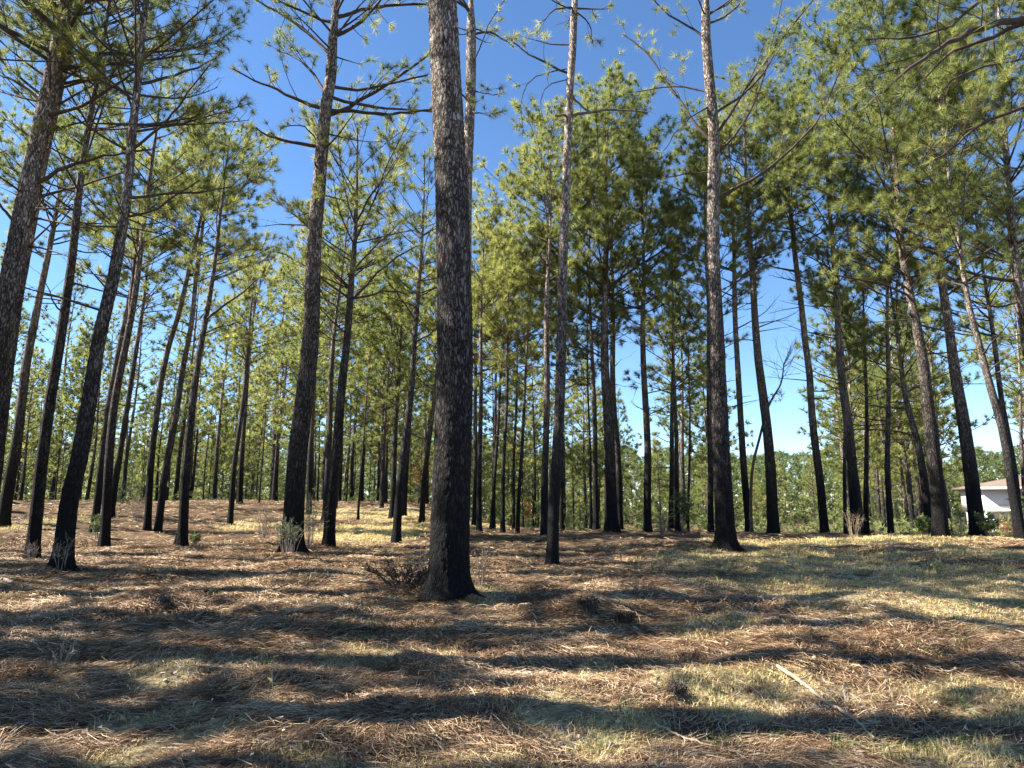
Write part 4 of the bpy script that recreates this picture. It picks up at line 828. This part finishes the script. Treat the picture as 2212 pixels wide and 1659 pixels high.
# seedling with a few pale leaves, left of centre in the foreground
def seedling(label, px, py, h, lf, seed):
    rg_ = np.random.default_rng(seed); p = onground(px, py); root = empty("seedling", tuple(p)); tag(root, label, "seedling", "seedlings in the foreground")
    P = np.array([[0, 0, -.02], [.01, 0, h * .3], [-.005, .01, h * .65], [.01, 0, h]]); v, q = tubes(P[None], np.array([[.004, .0035, .003, .002]]), 6); mesh_obj("stem", v, [q], [M_GREYW], root)
    for i in range(lf):
        z = h * (.3 + .7 * i / (lf - 1)); a = i * 2.4; L_ = rg_.uniform(.05, .075); W_ = L_ * .38; d = np.array([math.cos(a), math.sin(a), .45]); d /= np.linalg.norm(d); s = unit(np.cross(d, [0, 0, 1.0])); up = np.cross(s, d)
        o = np.array([0, 0, z]); V = [o, o + d * L_ * .35 + s * W_ / 2 + up * .004, o + d * L_ * .7 + s * W_ * .4, o + d * L_ - up * .008, o + d * L_ * .7 - s * W_ * .4, o + d * L_ * .35 - s * W_ / 2 + up * .004, o + d * L_ * .5 - up * .003]
        mesh_obj("leaf", V, [np.array([[0, 1, 6], [1, 2, 6], [2, 3, 6], [3, 4, 6], [4, 5, 6], [5, 0, 6]])], [M_LEAF], root, rnd=np.full(7, .9))
seedling("tall thin seedling with a few pale leaves on the dark band left of centre", 585, 1512, .30, 6, 1)
seedling("small seedling with pale leaves beside the curved twig below the middle pine", 965, 1530, .10, 4, 2)
seedling("small green seedling by the dark clump in the lower right middle", 1420, 1500, .12, 5, 3)

# crooked dead sapling bent to the right at the left border of the sky gap
def crooked():
    Y = 21.2; pts = [(1623, 1152), (1621, 1060), (1626, 1000), (1640, 950), (1652, 900), (1666, 862), (1688, 832), (1692, 800), (1693, 786)]
    b = at(*pts[0], Y); base = np.array([b[0], Y, float(gz(b[0], Y)) - .04]); P = np.array([at(a, c, Y) for a, c in pts]) - base; P[0] = 0
    root = empty("bent_sapling", tuple(base)); tag(root, "thin dark crooked sapling bent to the right across the blue sky gap", "sapling")
    q = np.linspace(0, len(P) - 1, 30); PP = np.stack([np.interp(q, np.arange(len(P)), P[:, i]) for i in range(3)], -1)
    for _ in range(2): PP[1:-1] = (PP[:-2] + PP[2:] + PP[1:-1]) / 3
    v, qd = tubes(PP[None], np.linspace(.055, .016, 30)[None], 8); mesh_obj("trunk", v, [qd], [M_TWIG], root, smooth=True)
    rg_ = np.random.default_rng(4); c = Crown()
    for i in range(16):
        d = unit(np.array([rg_.uniform(-1, 1), rg_.uniform(-.5, .5), rg_.uniform(.1, 1)])); LP = lim_path(PP[rg_.integers(22, 30)], d, rg_.uniform(.4, 1.1), 5, rg_, .5, .4); c.path(LP, .009, .005)
        foliate(c, LP, rg_, .01, .5, .3, bare=True)
    for i in range(14): c.tuft(PP[19] + rg_.normal(0, .12, 3), rg_.normal(size=3) + [1, 0, 0])
    V, Q = c.wood(4); Vt, Ft, rd = tuft_tris(np.array(c.tp), np.array(c.td), 16, .2, .012, rg_)
    mesh_obj("crown", np.concatenate([V, Vt]), [Q, Ft + len(V)], [M_DEAD, M_NEEDLE], root, [0, 1], rnd=np.concatenate([np.full(len(V), .3), rd]))
crooked()

# ------------------------------------------------------------------ the white house on the right
def house():
    Y = 62.0; m_w = simple("white_wall_paint", (.88, .87, .85), .7, 3, .03); m_r = simple("brown_roof_shingles", (.15, .11, .085), .9, 9, .3); m_g = simple("grey_soffit", (.45, .44, .43), .8, 3, .05)
    m_d, nt, b = new_mat("dark_window_glass"); b.inputs["Base Color"].default_value = (.02, .025, .03, 1); b.inputs["Roughness"].default_value = .12
    m_p = simple("pale_block_wall", (.55, .53, .50), .85, 4, .12)
    g0 = at(2120, 1142, Y); root = empty("house", (g0[0], Y, g0[2])); tag(root, "white two-storey house with a brown hipped roof behind the pines at the right edge", "house")
    def L(px, py, dy=0.0): q = at(px, py, Y) - np.array([g0[0], Y, g0[2]]); q[1] += dy; return q
    def box(name, x0, x1, y0, y1, z0, z1, mat, parent=root):
        V = [(x, y, z) for z in (z0, z1) for x, y in ((x0, y0), (x1, y0), (x1, y1), (x0, y1))]
        return mesh_obj(name, V, [np.array([[0, 3, 2, 1], [4, 5, 6, 7], [0, 1, 5, 4], [1, 2, 6, 5], [2, 3, 7, 6], [3, 0, 4, 7]])], [mat], parent)
    zE = L(2120, 1056)[2]; zM = L(2120, 1103)[2]; xL = L(2066, 1056)[0]; xC = L(2121, 1056)[0]; xR = xC + 13.0; z0 = -1.2
    box("wall", xC, xR, 0, 9, zM, zE, m_w)
    box("lower_wall", xC + .25, xR - .25, .9, 8.8, z0, zM - .003, m_p)
    box("belt_course", xC - .02, xR + .02, -.05, -.002, zM - .05, zM + .10, m_w); box("fascia", xC + 1, xR, -.03, -.002, zM + .42, zM + .46, m_g)
    # hipped roof with overhang
    o_ = .65; x0, x1, y0, y1 = xC - o_, xR + o_, -o_, 9 + o_; ze = zE + .02; zr = zE + 1.25; ym = (y0 + y1) / 2; hx = 4.6
    V = [(x0, y0, ze), (x1, y0, ze), (x1, y1, ze), (x0, y1, ze), (x0, y0, ze + .2), (x1, y0, ze + .2), (x1, y1, ze + .2), (x0, y1, ze + .2), (x0 + hx, ym, zr), (x1 - hx, ym, zr)]
    rf = mesh_obj("roof", V, [np.array([[0, 3, 2, 1], [0, 1, 5, 4], [1, 2, 6, 5], [2, 3, 7, 6], [3, 0, 4, 7], [4, 5, 9, 8], [6, 7, 8, 9]]), np.array([[7, 4, 8], [5, 6, 9]])], [m_r], root)
    box("soffit_board", x0 + .05, x1 - .05, y0 - .012, y0 - .002, ze - .10, ze + .13, m_g, rf)
    xw = L(2108, 1060)[0]
    for (a, c, d) in ((xC + 5.2, xC + 6.3, 0), (xC + 8.6, xC + 9.6, 0)):
        w = box("window", a, c, d - .06, d - .003, zM + .55, zE - .35, m_w)
        hh = (zE - .35 - zM - .55 - .16) / 3
        for k in range(3): box("pane", a + .06, c - .06, d - .068, d - .062, zM + .6 + k * (hh + .03), zM + .6 + k * (hh + .03) + hh, m_d, w)
    for (ya, yb) in ((1.0, 2.2), (5.5, 6.7)):
        w = box("window", xC - .06, xC - .003, ya, yb, zM + .55, zE - .35, m_w); hh = (zE - .35 - zM - .55 - .16) / 3
        for k in range(3): box("pane", xC - .068, xC - .062, ya + .06, yb - .06, zM + .6 + k * (hh + .03), zM + .6 + k * (hh + .03) + hh, m_d, w)
    dd = box("doorway", xC + .16, xC + .247, 3.6, 4.8, z0, zM - .35, m_d)
    for k in range(5): box("post", xC + .02 + k * 3.1, xC + .16 + k * 3.1, .05, .2, z0, zM - .06, m_g if k == 1 else m_w)
    root.rotation_euler = (0, 0, math.radians(-22))
house()
